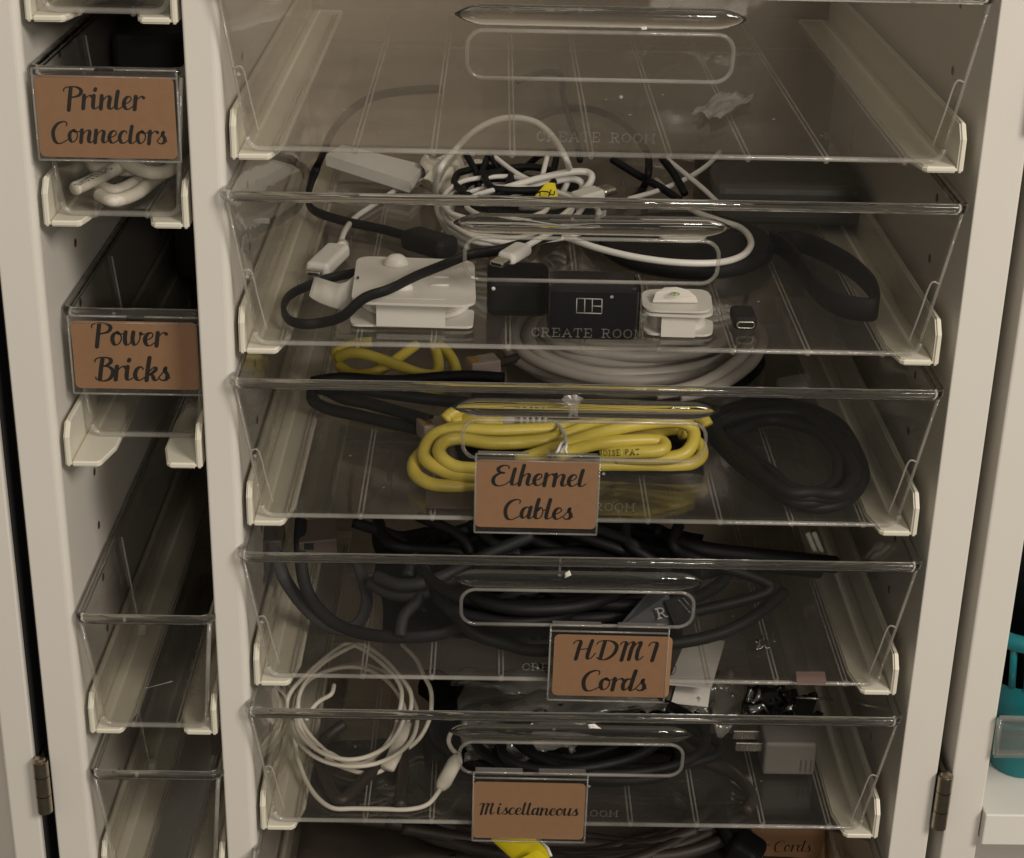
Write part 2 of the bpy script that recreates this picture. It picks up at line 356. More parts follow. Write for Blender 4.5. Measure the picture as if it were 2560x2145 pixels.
SLAB = {  # capital slab-serif strokes, unit height
 'C': (.9, [[(.8, .72), (.78, .92), (.5, 1), (.2, .85), (.1, .5), (.2, .15), (.5, 0), (.75, .08), (.82, .25)]]),
 'R': (.95, [[(.0, 0), (.35, 0)], [(.0, 1), (.5, 1), (.75, .9), (.75, .6), (.5, .48), (.18, .48)], [(.18, 1), (.18, 0)], [(.5, .48), (.75, 0), (.95, 0)]]),
 'E': (.9, [[(.8, .75), (.8, 1), (.0, 1)], [(.18, 1), (.18, 0)], [(.0, 0), (.82, 0), (.82, .28)], [(.18, .5), (.55, .5)]]),
 'A': (1., [[(.1, 0), (.5, 1), (.9, 0)], [(.25, .35), (.75, .35)], [(-.05, 0), (.25, 0)], [(.75, 0), (1.05, 0)]]),
 'T': (.9, [[(.05, .75), (.05, 1), (.85, 1), (.85, .75)], [(.45, 1), (.45, 0)], [(.28, 0), (.62, 0)]]),
 'O': (.95, [[(.48, 1), (.15, .85), (.05, .5), (.15, .15), (.48, 0), (.8, .15), (.9, .5), (.8, .85), (.48, 1)]]),
 'M': (1.15, [[(.0, 0), (.3, 0)], [(.15, 0), (.15, 1), (.0, 1)], [(.15, 1), (.55, .25), (.95, 1), (1.1, 1)], [(.95, 1), (.95, 0)], [(.8, 0), (1.12, 0)]]),
 'S': (.8, [[(.7, .8), (.45, 1), (.15, .82), (.35, .55), (.65, .35), (.6, .08), (.3, 0), (.08, .2)]]),
 'H': (.9, [[(.12, 1), (.12, 0)], [(.78, 1), (.78, 0)], [(.12, .5), (.78, .5)]]),
 'U': (.9, [[(.12, 1), (.12, .25), (.45, 0), (.78, .25), (.78, 1)]]),
 'L': (.8, [[(.12, 1), (.12, 0), (.7, 0)]]),
 'I': (.5, [[(.25, 1), (.25, 0)], [(.1, 1), (.4, 1)], [(.1, 0), (.4, 0)]]),
 'F': (.8, [[(.7, 1), (.12, 1), (.12, 0)], [(.12, .52), (.55, .52)]]),
 'D': (.9, [[(.12, 0), (.12, 1), (.5, .97), (.8, .7), (.8, .3), (.5, .03), (.12, 0)]]),
 'N': (.9, [[(.12, 0), (.12, 1), (.78, 0), (.78, 1)]]),
 'P': (.85, [[(.12, 0), (.12, 1), (.55, 1), (.75, .78), (.55, .5), (.12, .5)]]),
 'V': (.9, [[(.08, 1), (.45, 0), (.82, 1)]]),
 '5': (.8, [[(.7, 1), (.2, 1), (.15, .58), (.5, .62), (.7, .35), (.5, .03), (.12, .1)]]),
 '6': (.8, [[(.62, .95), (.3, .8), (.12, .35), (.35, 0), (.68, .2), (.6, .5), (.2, .45)]]),
 '-': (.6, [[(.08, .5), (.5, .5)]]), ' ': (.6, []),
}
def text_width(txt, tbl, track): return sum(tbl[c][0]*(XS if tbl is G else 1)+track for c in txt)-track
XS = 1.38
def shape(ch, x, y):
    if y > 1: y = 1+(y-1)*(0.5 if ch == 't' else 0.78)
    return x*XS, y
def lettering(mb, txt, mp, size, wmax, wmin, tbl=G, track=.03, slant=.12, align=0.5, smooth=True):
    """mp(u,v,w): places a flat letter; the text is centred on u=0 with its baseline on v=0"""
    X = -text_width(txt, tbl, track)*align; lift = 0.0; k_ = XS if tbl is G else 1
    for ch in txt:
        adv, strokes = tbl[ch]; adv *= k_
        for st in strokes:
            P = [Vector((X+x, y, 0)) for x, y in ([shape(ch, *p) for p in st] if tbl is G else st)]
            Q = crom(P, 7) if (smooth and len(P) > 2) else P
            n = len(Q); W = []
            for i in range(n):
                d = Q[min(n-1, i+1)]-Q[max(0, i-1)]; d = d.normalized() if d.length > 1e-6 else Vector((0, -1, 0))
                k = max(0.0, -d.y*0.95 - abs(d.x)*0.12) if smooth else 1
                W.append(wmin+(wmax-wmin)*k**0.8)
            if smooth:
                for _ in range(3): W = [(W[max(0, i-1)]+2*W[i]+W[min(n-1, i+1)])/4 for i in range(n)]
            vs = []; fs = []
            for i in range(n):
                d = Q[min(n-1, i+1)]-Q[max(0, i-1)]; d.normalize()
                nn = Vector((-d.y, d.x, 0)); e = 0
                for sg in (-1, 1):
                    q = Q[i]+nn*sg*W[i]/2
                    vs.append(mp((q.x+q.y*slant)*size, q.y*size, 0.00012+lift))
                if i: fs.append((2*i-2, 2*i, 2*i+1, 2*i-1))
            # rounded stroke ends
            for i, sg in ((0, -1), (n-1, 1)):
                d = (Q[min(n-1, i+1)]-Q[max(0, i-1)]).normalized()*sg; nn = Vector((-d.y, d.x, 0)); o = len(vs)
                for k in range(7):
                    a = math.pi*k/6-math.pi/2
                    q = Q[i]+(d*math.cos(a)+nn*math.sin(a))*W[i]/2; vs.append(mp((q.x+q.y*slant)*size, q.y*size, 0.00012+lift))
                fs.append(tuple(range(o, o+7)))
            mb.add(vs, fs); lift += 0.000004
        X += adv+track

# ================================================================== THE CABINET
ZT, ZB, YB = 0.42, -0.46, 0.385
cab = thing('storage_cabinet', 'cream storage cabinet with open doors and two columns of clear drawers on rails', 'cabinet', (0.13, 0.2, ZB))
def wall_panel(name, x0, x1, chL=0, chR=0, holes=()):
    mb = MB()
    # plan outline with rounded front arrises
    pts = []
    def arc(cx, cy_, r, a0, a1, n=5): return [(cx+r*math.cos(math.radians(a0+(a1-a0)*k/n)), cy_+r*math.sin(math.radians(a0+(a1-a0)*k/n))) for k in range(n+1)]
    pts += arc(x0+chL, chL, chL, 180, 270) if chL else [(x0, 0)]
    pts += arc(x1-chR, chR, chR, 270, 360) if chR else [(x1, 0)]
    pts += [(x1, YB), (x0, YB)]
    n = len(pts)
    mb.add([(x, y, ZB) for x, y in pts]+[(x, y, ZT) for x, y in pts], [tuple(range(n))[::-1], tuple(range(n, 2*n))]+[(i, (i+1) % n, n+(i+1) % n, n+i) for i in range(n)])
    mb.mi = 1
    for x, sgn in holes:
        for y in (0.070, 0.300):
            k = -12
            while 0.0746+0.0334*k < 0.30:
                z = 0.0746+0.0334*k; k += 1
                # a drilled shelf-pin hole: dark cup with a slim rim
                mb.lathe([(0.0, 0.0004*sgn), (0.0021, 0.0004*sgn), (0.0025, 0.0001*sgn)], (x, y, z), 'x', 12)
    return mb.build(name, [M['paint'], M['hole']], cab)
wall_panel('side_panel', -0.109, -0.088, 0.001, 0.004, [(-0.088, 1)])
wall_panel('divider', -0.013, 0.004, 0.0012, 0.004, [(0.004, 1)])
wall_panel('side_panel', 0.3645, 0.386, 0.0008, 0.0012, [(0.3645, -1)])
MB().box((-0.088, YB-0.006, ZB), (-0.013, YB, ZT)).box((0.004, YB-0.006, ZB), (0.3645, YB, ZT)).build('back_panel', M['back'], cab)
MB().box((-0.130, YB+0.002, ZB), (0.410, YB+0.006, ZT)).build('gap_light_blocker', M['flatblack'], cab)  # unseen black board added behind to keep light out of the gaps

def rail(x, z, sgn, w=0.0195, hgt=0.0235, t=0.0031):
    """L-shaped drawer rail; sgn=+1: upright on the left"""
    mb = MB(); yl = 0.365
    X = lambda a: x+sgn*a
    # upright with a clipped front corner, flange with a rounded, slanting front corner
    up = [(0.0, 0.0), (0.0, 0.0165), (0.006, hgt), (yl, hgt), (yl, 0.0)]
    vs = [(X(0), y, z+h) for y, h in up]+[(X(t), y, z+h) for y, h in up]
    mb.add(vs, [(0, 1, 2, 3, 4), (9, 8, 7, 6, 5)]+[(i, (i+1) % 5, 5+(i+1) % 5, 5+i) for i in range(5)])
    fl = [(t, 0.0), (w-0.002, 0.0), (w, 0.002), (w+0.004, 0.02), (w+0.004, yl), (t, yl)]
    n = len(fl); vs = [(X(a), y, z) for a, y in fl]+[(X(a), y, z+t) for a, y in fl]
    mb.add(vs, [tuple(range(n)), tuple(range(n, 2*n))[::-1]]+[(i, (i+1) % n, n+(i+1) % n, n+i) for i in range(n)])
    # fixing strip behind the upright, where screws reach the wall
    mb.box((min(X(-0.0028), X(0)), 0.03, z+0.004), (max(X(-0.0028), X(0)), yl, z+hgt-0.006))
    bm = bmesh.new(); me = bpy.data.meshes.new('t'); me.from_pydata([v for v in mb.v], [], mb.f); bm.from_mesh(me)
    bmesh.ops.recalc_face_normals(bm, faces=list(bm.faces))
    bmesh.ops.bevel(bm, geom=[e for e in bm.edges if len(e.link_faces) == 2 and e.calc_face_angle(0) > 0.9], offset=0.0009, segments=3, affect='EDGES')
    out = MB(); out.bm_add(bm); bm.free(); bpy.data.meshes.remove(me)
    return out
ZR = [0.1405, 0.0410, -0.0555, -0.1533, -0.2490, -0.3465]     # right column: underside of each pair of rails
ZL = [0.2040, 0.1055, -0.0230, -0.1857, -0.2850]              # left column
for z in ZR:
    rail(0.0066, z, 1).build('drawer_rail', M['rail'], cab); rail(0.3572, z, -1).build('drawer_rail', M['rail'], cab)
for z in ZL:
    rail(-0.0852, z, 1, 0.0185).build('drawer_rail', M['rail'], cab); rail(-0.0150, z, -1, 0.0185).build('drawer_rail', M['rail'], cab)

# doors, swung open: slim boxes with shelves on the inside
def hinge(x, z0, z1, door, y=-0.0035, leaf=1):
    mb = MB(); r = 0.0042; L = z1-z0; q0 = 0
    for a, b in ((0, .33), (.34, .70), (.71, 1.0)):
        mb.lathe([(0, z0+L*a), (r, z0+L*a), (r, z0+L*b-0.0002), (0, z0+L*b-0.0002)], (x, y, 0), 'z', 44)
    mb.lathe([(0, z1), (0.0030, z1), (0.0026, z1+0.0016), (0, z1+0.0022)], (x, y, 0), 'z', 16)
    mb.lathe([(0, z0), (0.0030, z0), (0.0026, z0-0.0012), (0, z0-0.0016)], (x, y, 0), 'z', 16)
    mb.sm = [False]*len(mb.sm)
    mb.box((x-0.0008, y, z0), (x+0.0008, 0.03, z1))
    return mb.build('hinge', M['brass'], door)
dr = MB().box((0.3942, 0.0, ZB), (0.4143, 0.19, ZT), 0.0012).box((0.4143, 0.175, ZB), (0.80, 0.19, ZT)).build('door', M['paint'], cab)
hinge(0.3898, -0.2372, -0.2025, dr); hinge(0.3892, 0.1640, 0.1975, dr)
sh = MB().box((0.4146, -0.006, -0.2475), (0.80, 0.174, -0.2268), 0.0008); sh.build('shelf', M['white'], dr)
MB().box((0.4146, -0.006, 0.16), (0.80, 0.174, 0.18), 0.0008).build('shelf', M['white'], dr)
gr = MB()
gr.box((0.4150, -0.0045, -0.1880), (0.80, -0.0022, -0.1650))
gr.build('guard_rail', clear('milky_guard_plastic', (0.80, 0.79, 0.77), 0.07, 0.08), dr)
MB().tube([(0.4150, -0.003, -0.1650), (0.80, -0.003, -0.1650)], 0.0018).tube([(0.4150, -0.003, -0.1880), (0.80, -0.003, -0.1880)], 0.0022).tube([(0.4155, -0.003, -0.1880), (0.4150, -0.003, -0.1650)], 0.0016).build('guard_rail_edge', M['bead'], dr)
dl = MB().box((-0.1342, 0.0, ZB), (-0.1175, 0.19, ZT), 0.0012).box((-0.50, 0.10, ZB), (-0.1342, 0.115, ZT)).build('door', M['paint'], cab)
MB().box((-0.1174, 0.004, ZB), (-0.1160, 0.19, ZT)).box((-0.1102, 0.003, ZB), (-0.1091, 0.19, ZT)).box((-0.1160, 0.05, ZB), (-0.1102, 0.052, ZT)).build('gap_shade', M['flatblack'], dl)  # black strips stand in for the shade inside the door gap
hinge(-0.1130, -0.2350, -0.2010, dl)

# ================================================================== CLEAR DRAWERS
def drawer(root, xt0, xt1, xb0, xb1, z0, zt, yt, yb, depth, hole=None, ribs=(), text=None, post=True, front_text=None):
    """z0 underside of the floor, zt rim height, yt/yb front at top/bottom"""
    T = 0.0022; H = zt-z0
    yk_t, yk_b = yt+depth, yb+depth-0.008
    def fy(v): return yb+(yt-yb)*v
    def X0(v): return xb0+(xt0-xb0)*v
    def X1(v): return xb1+(xt1-xb1)*v
    R = 0.006
    mpf = lambda u, z, w_: Vector((u, fy((z-z0)/H)+w_, z))
    # front panel
    out = []
    for k in range(6):
        a = math.radians(180+90*k/5); out.append((xb0+R+R*math.cos(a), z0+R+R*math.sin(a)))
    for k in range(6):
        a = math.radians(270+90*k/5); out.append((xb1-R+R*math.cos(a), z0+R+R*math.sin(a)))
    out += [(xt1, zt), (xt0, zt)]
    holes = [rrect(*hole, 0.0078)] if hole else []
    f = MB().plate(out, holes, mpf, T)
    if front_text:
        f.mi = 1
        lettering(f, front_text[0], lambda u, v, w_: mpf(front_text[1]+u, z0+front_text[2]+v, -w_), front_text[3], .13, .13, SLAB, .22, 0, 0.5, smooth=False)
    f = f.build('front_panel', [M['clear'], M['emboss']], root)
    if hole:
        hx0, hz0, hx1, hz1 = hole
        lip = [mpf(u, z, T/2) for u, z in rrect(hx0-0.0004, hz0-0.0004, hx1+0.0004, hz1+0.0004, 0.0080, 8)]
        MB().tube(lip, 0.0010, True, 8).build('handle_edge', M['bead'], f)
        # rolled grip above the opening
        P = []; sc = []
        a0, a1 = hx0-0.006, hx1+0.005
        for k in range(33):
            t = k/32; u = a0+(a1-a0)*t; e = min(1, math.sin(math.pi*min(t, 1-t)/0.22)**0.7 if min(t, 1-t) < 0.11 else 1); sc.append(max(0.12, e))
            P.append(mpf(u, hz1+0.0078, 0.0010))
        n = 14; prof = [(0.0030*math.cos(2*math.pi*k/n), 0.0050*math.sin(2*math.pi*k/n)) for k in range(n)]
        MB().sweep(P, prof, scale=sc).build('grip', M['glass'], f)
    # sides, back, floor
    for s0, (Xf, sg) in enumerate(((X0, 1), (X1, -1))):
        A = [(Xf(0), yb+T, z0+0.003), (Xf(1), yt+T, zt), (Xf(1), yk_t, zt), (Xf(0), yk_b, z0+0.003)]
        B = [(x+sg*T, y, z) for x, y, z in A]
        MB().hexa(A, B).build('side_panel', M['clear'], root)
    A = [(X0(0)+T, yk_b-T, z0+0.003), (X0(1)+T, yk_t-T, zt), (X1(1)-T, yk_t-T, zt), (X1(0)-T, yk_b-T, z0+0.003)]
    MB().hexa(A, [(x, y+T*0.95, z) for x, y, z in A]).build('back_panel', M['clear'], root)
    fl = MB().box((xb0+0.0035, yb+0.0026, z0+0.0002), (xb1-0.0035, yk_b-0.0025, z0+0.0022))
    if text:
        fl.mi = 1
        txt, mp, size = text
        lettering(fl, txt, mp, size, .13, .13, SLAB, .22, 0, 0.5, smooth=False)
    fl.build('floor_panel', [M['floor'], M['emboss']], root)
    rb = MB()
    for x in ribs:
        for d in (-0.0011, 0.0011):
            rb.tube([(x+d, yb+0.004, z0-0.0002), (x+d, yk_b-0.01, z0-0.0002)], 0.00055, n=6)
        rb.lathe([(0, -0.0018), (0.0011, -0.0014), (0.0016, 0), (0.0014, 0.0016), (0, 0.002)], (x, yb+0.0032, z0-0.0012), 'z', 10)
    if ribs: rb.build('floor_rib', M['bead'], root)
    # rim all round
    rc = 0.006; P = []
    for cx, cy_, a0 in ((xt1-rc, yt+rc, -90), (xt1-rc, yk_t-rc, 0), (xt0+rc, yk_t-rc, 90), (xt0+rc, yt+rc, 180)):
        for k in range(6):
            a = math.radians(a0+18*k); P.append(Vector((cx+rc*math.cos(a), cy_+rc*math.sin(a), zt+0.0004)))
    MB().sweep(P, [(-0.0019, -0.0019), (0.0016, -0.0024), (0.0021, -0.0016), (0.0021, 0.0012), (0.0013, 0.0021), (-0.0012, 0.0021), (-0.0020, 0.0012)], True).build('rim', M['glass'], root)
    # corner posts and bottom edge bead
    for Xf, sg in ((X0, 1), (X1, -1)):
        c = MB()
        q = lambda v, d=0, o_=0: Vector((Xf(v)+sg*(0.0010+d), fy(v)+0.0010-o_, z0+H*v))
        c.tube([q(.09), q(.5), q(.975)], 0.0008 if post else 0.0012, n=8)
        if post:
            c.tube(crom([q(.50, .0004, .0006), q(.50, .0045, .0006), q(.30, .0052, .0006), q(.10, .0060, .0006)], 4), 0.0005, n=8)
        else:
            y_ = yb+0.095; d_ = MB()
            d_.tube([Vector((Xf(.95)+sg*.003, y_, z0+H*.95)), Vector((Xf(.10)+sg*.003, y_, z0+H*.10))], 0.0006, n=6)
            d_.box((Xf(0)+sg*.004-.0025, y_-.003, z0+.0026), (Xf(0)+sg*.004+.0025, y_+.003, z0+.0100), .0006, 1)
            d_.build('divider_slot', M['bead'], root)
        c.build('corner_post', M['bead'], root)
    e = [mpf(u, z, T*0.5) for u, z in out[:12]]
    MB().tube(e, 0.0013 if post else 0.0015, n=8).build('bottom_edge', M['bead'], root)

RLAB = ['large clear drawer at the top of the right column, nearly empty, no label',
        'large clear drawer full of white cables and chargers, second from top, no label',
        'large clear drawer of yellow and black cables behind the Ethernet Cables label',
        'large clear drawer of black cables behind the HDMI Cords label',
        'large clear drawer with a thin white cable coil behind the Miscellaneous label',
        'clear drawer at the bottom edge of the photo, below the Miscellaneous one']
ribsx = [0.0275+0.0378*i for i in range(9)]
def mkR():
    z0 = ZR[0]+0.0048; zt = ZR[0]+0.0838; yt, yb = -0.008, 0.003
    root = thing('storage_bin', RLAB[0], 'bin', (0.181, yt, z0), 'large clear drawers in the right column')
    drawer(root, 0.0036, 0.3588, 0.0145, 0.3475, z0, zt, yt, yb, 0.355, (0.1192, zt-0.0415, 0.2420, zt-0.0195), ribsx, None, True, ('CREATE ROOM', 0.1805, 0.0068, 0.0046))
    return root
d0 = mkR(); RD = [d0]
DY = [0, 0.0, 0.0, 0.0, 0.0, -0.022]
for i in range(1, 6):
    c = copy_tree(d0); c.location = (0.181, -0.008+DY[i], ZR[i]+0.0048); c['label'] = RLAB[i]; RD.append(c)
LLAB = ['narrow clear drawer cut off by the top edge of the photo',
        'narrow clear drawer holding a cream cord behind the Printer Connectors label',
        'narrow clear drawer with dark bricks at the back behind the Power Bricks label',
        'narrow empty clear drawer below the Power Bricks one, faint scratch on its front',
        'narrow empty clear drawer cut off by the bottom edge of the photo']
LY = [0.0, 0.002, 0.025, -0.004, -0.004]
def mkL():
    z0 = ZL[0]+0.0045; zt = ZL[0]+0.0752; yt, yb = 0.0, 0.006
    root = thing('narrow_bin', LLAB[0], 'bin', (-0.0495, yt, z0), 'narrow clear drawers in the left column')
    txt = ('CREATE ROOM', lambda u, v, w_: Vector((-0.0325-v, yb+0.012+u, z0+0.0022+w_)), 0.0062)
    mp = txt[1]
    txt = ('CREATE ROOM', lambda u, v, w_: mp(u+0.052, v, w_), 0.0062)
    drawer(root, -0.0852, -0.0142, -0.0775, -0.0205, z0, zt, yt, yb, 0.350, None, [-0.062, -0.037], txt, post=False)
    return root
l0 = mkL()
for i in range(1, 5):
    c = copy_tree(l0); c.location = (-0.0495, LY[i], ZL[i]+0.0045); c['label'] = LLAB[i]
    if i == 3: MB().tube([aty(359, 1722, -0.0045), aty(398, 1712, -0.0045), aty(432, 1703, -0.0045)], 0.00022, n=6).build('scratch_mark', M['bead'], c)

# ================================================================== LABEL CARDS IN CLEAR HANGERS
def label_holder(lines, sx0, sz1, sx1, sz0, cx0, cz1, cx1, cz0, y, label, hook=0.006, tilt=0.0, size=None):
    root = thing('label_holder', label, 'label', ((sx0+sx1)/2, y, sz1), 'kraft labels in clear hangers')
    R = Matrix.Rotation(tilt, 3, 'Y')
    def mk(w0):
        def mp(u, z, w_):
            v = R @ Vector((u-(sx0+sx1)/2, 0, z-sz1)); return Vector(((sx0+sx1)/2+v.x, y+w0+w_, sz1+v.z))
        return mp
    xm = (sx0+sx1)/2; nw = 0.0045
    outl = [(sx0, sz0), (sx1, sz0), (sx1, sz1), (xm+nw, sz1), (xm+nw, sz1-0.0035), (xm-nw, sz1-0.0035), (xm-nw, sz1), (sx0, sz1)]
    sl = MB().plate(outl, [], mk(-0.0012), 0.0003)
    sl.plate([(sx0, sz0), (sx1, sz0), (sx1, sz1-0.001), (sx0, sz1-0.001)], [], mk(0.0006), 0.0003)
    m0 = mk(0)
    sl.build('sleeve', M['film'], root)
    ed = MB()
    for a, b in (((sx0, sz0), (sx1, sz0)), ((sx0, sz0), (sx0, sz1)), ((sx1, sz0), (sx1, sz1)), ((sx0, sz1-0.0036), (sx1, sz1-0.0036)), ((sx0, sz1), (xm-nw, sz1)), ((xm+nw, sz1), (sx1, sz1))):
        ed.tube([mk(-0.0003)(*a, 0), mk(-0.0003)(*b, 0)], 0.00055, n=6)
    # hooks folding back over the edge
    for a, b in ((sx0+0.001, xm-nw), (xm+nw, sx1-0.001)):
        p = [m0(a, sz1, 0), m0(b, sz1, 0)]; q = [p[0]+Vector((0, hook, -0.0015)), p[1]+Vector((0, hook, -0.0015))]
        ed.hexa([p[0], p[1], q[1], q[0]], [v+Vector((0, 0, 0.0004)) for v in (p[0], p[1], q[1], q[0])])
    ed.build('sleeve_edge', M['bead'], root)
    cb = MB().plate(rrect(cx0, cz0, cx1, cz1, 0.0028), [], mk(-0.0006), 0.0004)
    cb.mi = 1
    mc = mk(-0.0006)
    for txt, u, v, sz, wx in lines:
        lettering(cb, txt, (lambda u0, v0: (lambda a, b, w_: mc(u0+a*1.0, v0+b, -w_)))(u, v), sz, .29*wx, .10)
    cb.build('card', [M['kraft'], M['ink']], root)
    return root
def on(px, py, y): p = aty(px, py, y); return p.x, p.z
def fit(txt, w_): return w_/text_width(txt, G, .03)
def line(txt, pl, pr, y, wx=1, dz=0):
    """baseline from photo points left/right of the word"""
    a, b = on(*pl, y), on(*pr, y); return (txt, (a[0]+b[0])/2-0.0006, (a[1]+b[1])/2+dz, fit(txt, b[0]-a[0]), wx)
yl = -0.0050
label_holder([line('Ethernet', (1232, 1211), (1466, 1213), yl, 1.1), line('Cables', (1260, 1296), (1434, 1294), yl, 1.1)],
             0.1256, -0.0095, 0.1890, -0.0543, 0.1257, -0.0125, 0.1885, -0.0510, yl, 'kraft label reading Ethernet Cables on the yellow cable drawer', tilt=0.006)
label_holder([line('HDMI', (1432, 1645), (1650, 1647), yl, 1.1), line('Cords', (1455, 1722), (1618, 1724), yl, 1.1)],
             0.1668, -0.1092, 0.2300, -0.1560, 0.1690, -0.1148, 0.2323, -0.1528, yl, 'kraft label reading HDMI Cords on the black cable drawer', tilt=0.01)
label_holder([line('Miscellaneous', (1200, 2034), (1448, 2036), yl, 1.0)],
             0.1268, -0.2038, 0.1902, -0.2500, 0.1266, -0.2100, 0.1893, -0.2478, yl, 'kraft label reading Miscellaneous on the lowest labelled drawer', tilt=0.006)
yp = -0.0020
label_holder([line('Printer', (163, 272), (360, 270), yp, 1.1), line('Connectors', (132, 357), (420, 355), yp, 1.1)],
             -0.0838, 0.1830, -0.0165, 0.1395, -0.0830, 0.1800, -0.0180, 0.1410, yp, 'kraft label reading Printer Connectors on a narrow drawer')
yq = 0.0210
label_holder([line('Power', (232, 862), (416, 862), yq, 1.1), line('Bricks', (238, 949), (427, 948), yq, 1.1)],
             -0.0828, 0.0520, -0.0140, 0.0095, -0.0815, 0.0495, -0.0175, 0.0125, yq, 'kraft label reading Power Bricks on a narrow drawer')
# ================================================================== CONTENTS
FL = [z+0.0072 for z in ZR]; FLL = [z+0.0069 for z in ZL]
def cord(label, strands, floor, r, m, name='cable', cat='cable', h0=None, group=None, closed=False, parts=None, n=10):
    """one cable: its strands are runs of the same cord; parts(root) adds plugs"""
    mb = MB(); h0 = r*1.02 if h0 is None else h0
    for st in strands:
        cl = closed or (len(st) > 2 and st[0] == st[-1])
        P = trace(floor, st[:-1] if cl else st, h0)
        mb.tube(crom(P, 7, cl), r, cl, n)
    if parts is None:
        o = mb.build(name, M[m]); return tag(o, label, cat, group)
    org = sum((v for v in mb.v), Vector((0, 0, 0)))/len(mb.v); org.z = floor
    root = thing(name, label, cat, org, group)
    mb.build('cord', M[m], root); parts(root); return root
def flatcord(label, pts, floor, w_, t, m, name='flat_cable', cat='cable', h0=None, up=(0, 0, 1), parts=None):
    P = crom(trace(floor, pts, (h0 if h0 is not None else w_/2)), 7)
    mb = MB().strap(P, t, w_, up=up) if up == (0, 0, 1) else MB().strap(P, w_, t, up=up)
    if parts is None:
        return tag(mb.build(name, M[m]), label, cat)
    root = thing(name, label, cat, P[len(P)//2]); mb.build('cord', M[m], root); parts(root); return root
def plug(root, a, b, w_, t, m, tip=None, tw=0.0078, tt=0.0026, tl=0.006, tm='steel', bevel=0.0014, boot=0.0):
    """plug body from a (cord end) to b (mating end), metal tip beyond b"""
    a, b = Vector(a), Vector(b); d = (b-a).normalized(); s = d.cross(Vector((0, 0, 1))).normalized(); u = s.cross(d)
    o = MB().obox((a+b)/2, d*((b-a).length/2), s*(w_/2), u*(t/2), bevel, 3).build('plug', M[m], root)
    if tip:
        tb = MB(); e = b+d*tl
        tb.obox((b+e)/2, d*(tl/2), s*(tw/2), u*(tt/2), min(tt, tw)*0.3, 2); tb.build('plug_tip', M[tm], o)
        q = MB().obox(e+d*0.00005, d*0.0001, s*(tw*0.38), u*(tt*0.28)); q.build('plug_socket', M['flatblack'], o)
    if boot:
        MB().tube([a-d*boot, a], t*0.42, n=10).build('strain_relief', M[m], o)
    return o
def slab(label, name, cat, c, sx_, sy_, sz_, m, bev=0.002, rot=0, group=None):
    o = MB().box((c[0]-sx_/2, c[1]-sy_/2, c[2]), (c[0]+sx_/2, c[1]+sy_/2, c[2]+sz_), bev, 3, rot).build(name, M[m]); return tag(o, label, cat, group)
def crumple(name, label, cat, pts, floor, h, m, nx=22, ny=12, amp=0.006, seed=1, thick=0.0003, sm=True):
    """a creased sheet over the quad pts (4 photo points at floor height h)"""
    q = [atz(p[0], p[1], floor+(p[2] if len(p) > 2 else h)) for p in pts]
    vs = []; fs = []
    for j in range(ny+1):
        for i in range(nx+1):
            a, b = i/nx, j/ny
            p = (q[0]*(1-a)+q[1]*a)*(1-b)+(q[3]*(1-a)+q[2]*a)*b
            e = mnoise.noise(Vector((a*4.3+seed, b*3.1, seed*1.7)))+0.6*abs(mnoise.noise(Vector((a*9+seed, b*8, 3))))
            k = mnoise.noise(Vector((a*3+seed*2, b*3, 9)))
            vs.append(Vector((p.x+k*amp*0.8, min(0.345, max(0.012, p.y+k*amp)), max(floor+0.0008, p.z+e*amp))))
    for j in range(ny):
        for i in range(nx):
            k = j*(nx+1)+i; fs.append((k, k+1, k+nx+2, k+nx+1))
    n = len(vs); allv = vs+[v+Vector((0, 0, thick)) for v in vs]
    allf = fs+[tuple(n+i for i in f)[::-1] for f in fs]
    bd = [i for i in range(nx)], 
    ring = [i for i in range(nx+1)]+[j*(nx+1)+nx for j in range(1, ny+1)]+[ny*(nx+1)+i for i in range(nx-1, -1, -1)]+[j*(nx+1) for j in range(ny-1, 0, -1)]
    for i in range(len(ring)):
        a, b = ring[i], ring[(i+1) % len(ring)]; allf.append((a, b, n+b, n+a))
    return tag(MB().add(allv, allf, sm).build(name, M[m]), label, cat)
def ellipse(cx, cy_, rx, ry, h, n=14, jit=0, seed=0, a0=0, a1=360, rot=0):
    rnd = random.Random(seed); out = []
    for k in range(n+1):
        a = math.radians(a0+(a1-a0)*k/n); x, y = rx*math.cos(a), ry*math.sin(a)
        x, y = x*math.cos(rot)-y*math.sin(rot), x*math.sin(rot)+y*math.cos(rot)
        out.append((cx+x+rnd.uniform(-jit, jit), cy_+y+rnd.uniform(-jit, jit)*0.5, h+rnd.uniform(0, jit)*0.00015))
    if a1-a0 == 360: out[-1] = out[0]
    return out

# ---------------------------------------------------------------- drawer 1 (top)
crumple('plastic_scrap', 'torn scrap of white film lying alone in the top drawer', 'scrap', [(1728, 285), (1800, 300), (1885, 240), (1800, 232)], FL[0], 0.002, 'wisp', 14, 8, 0.004, 3)

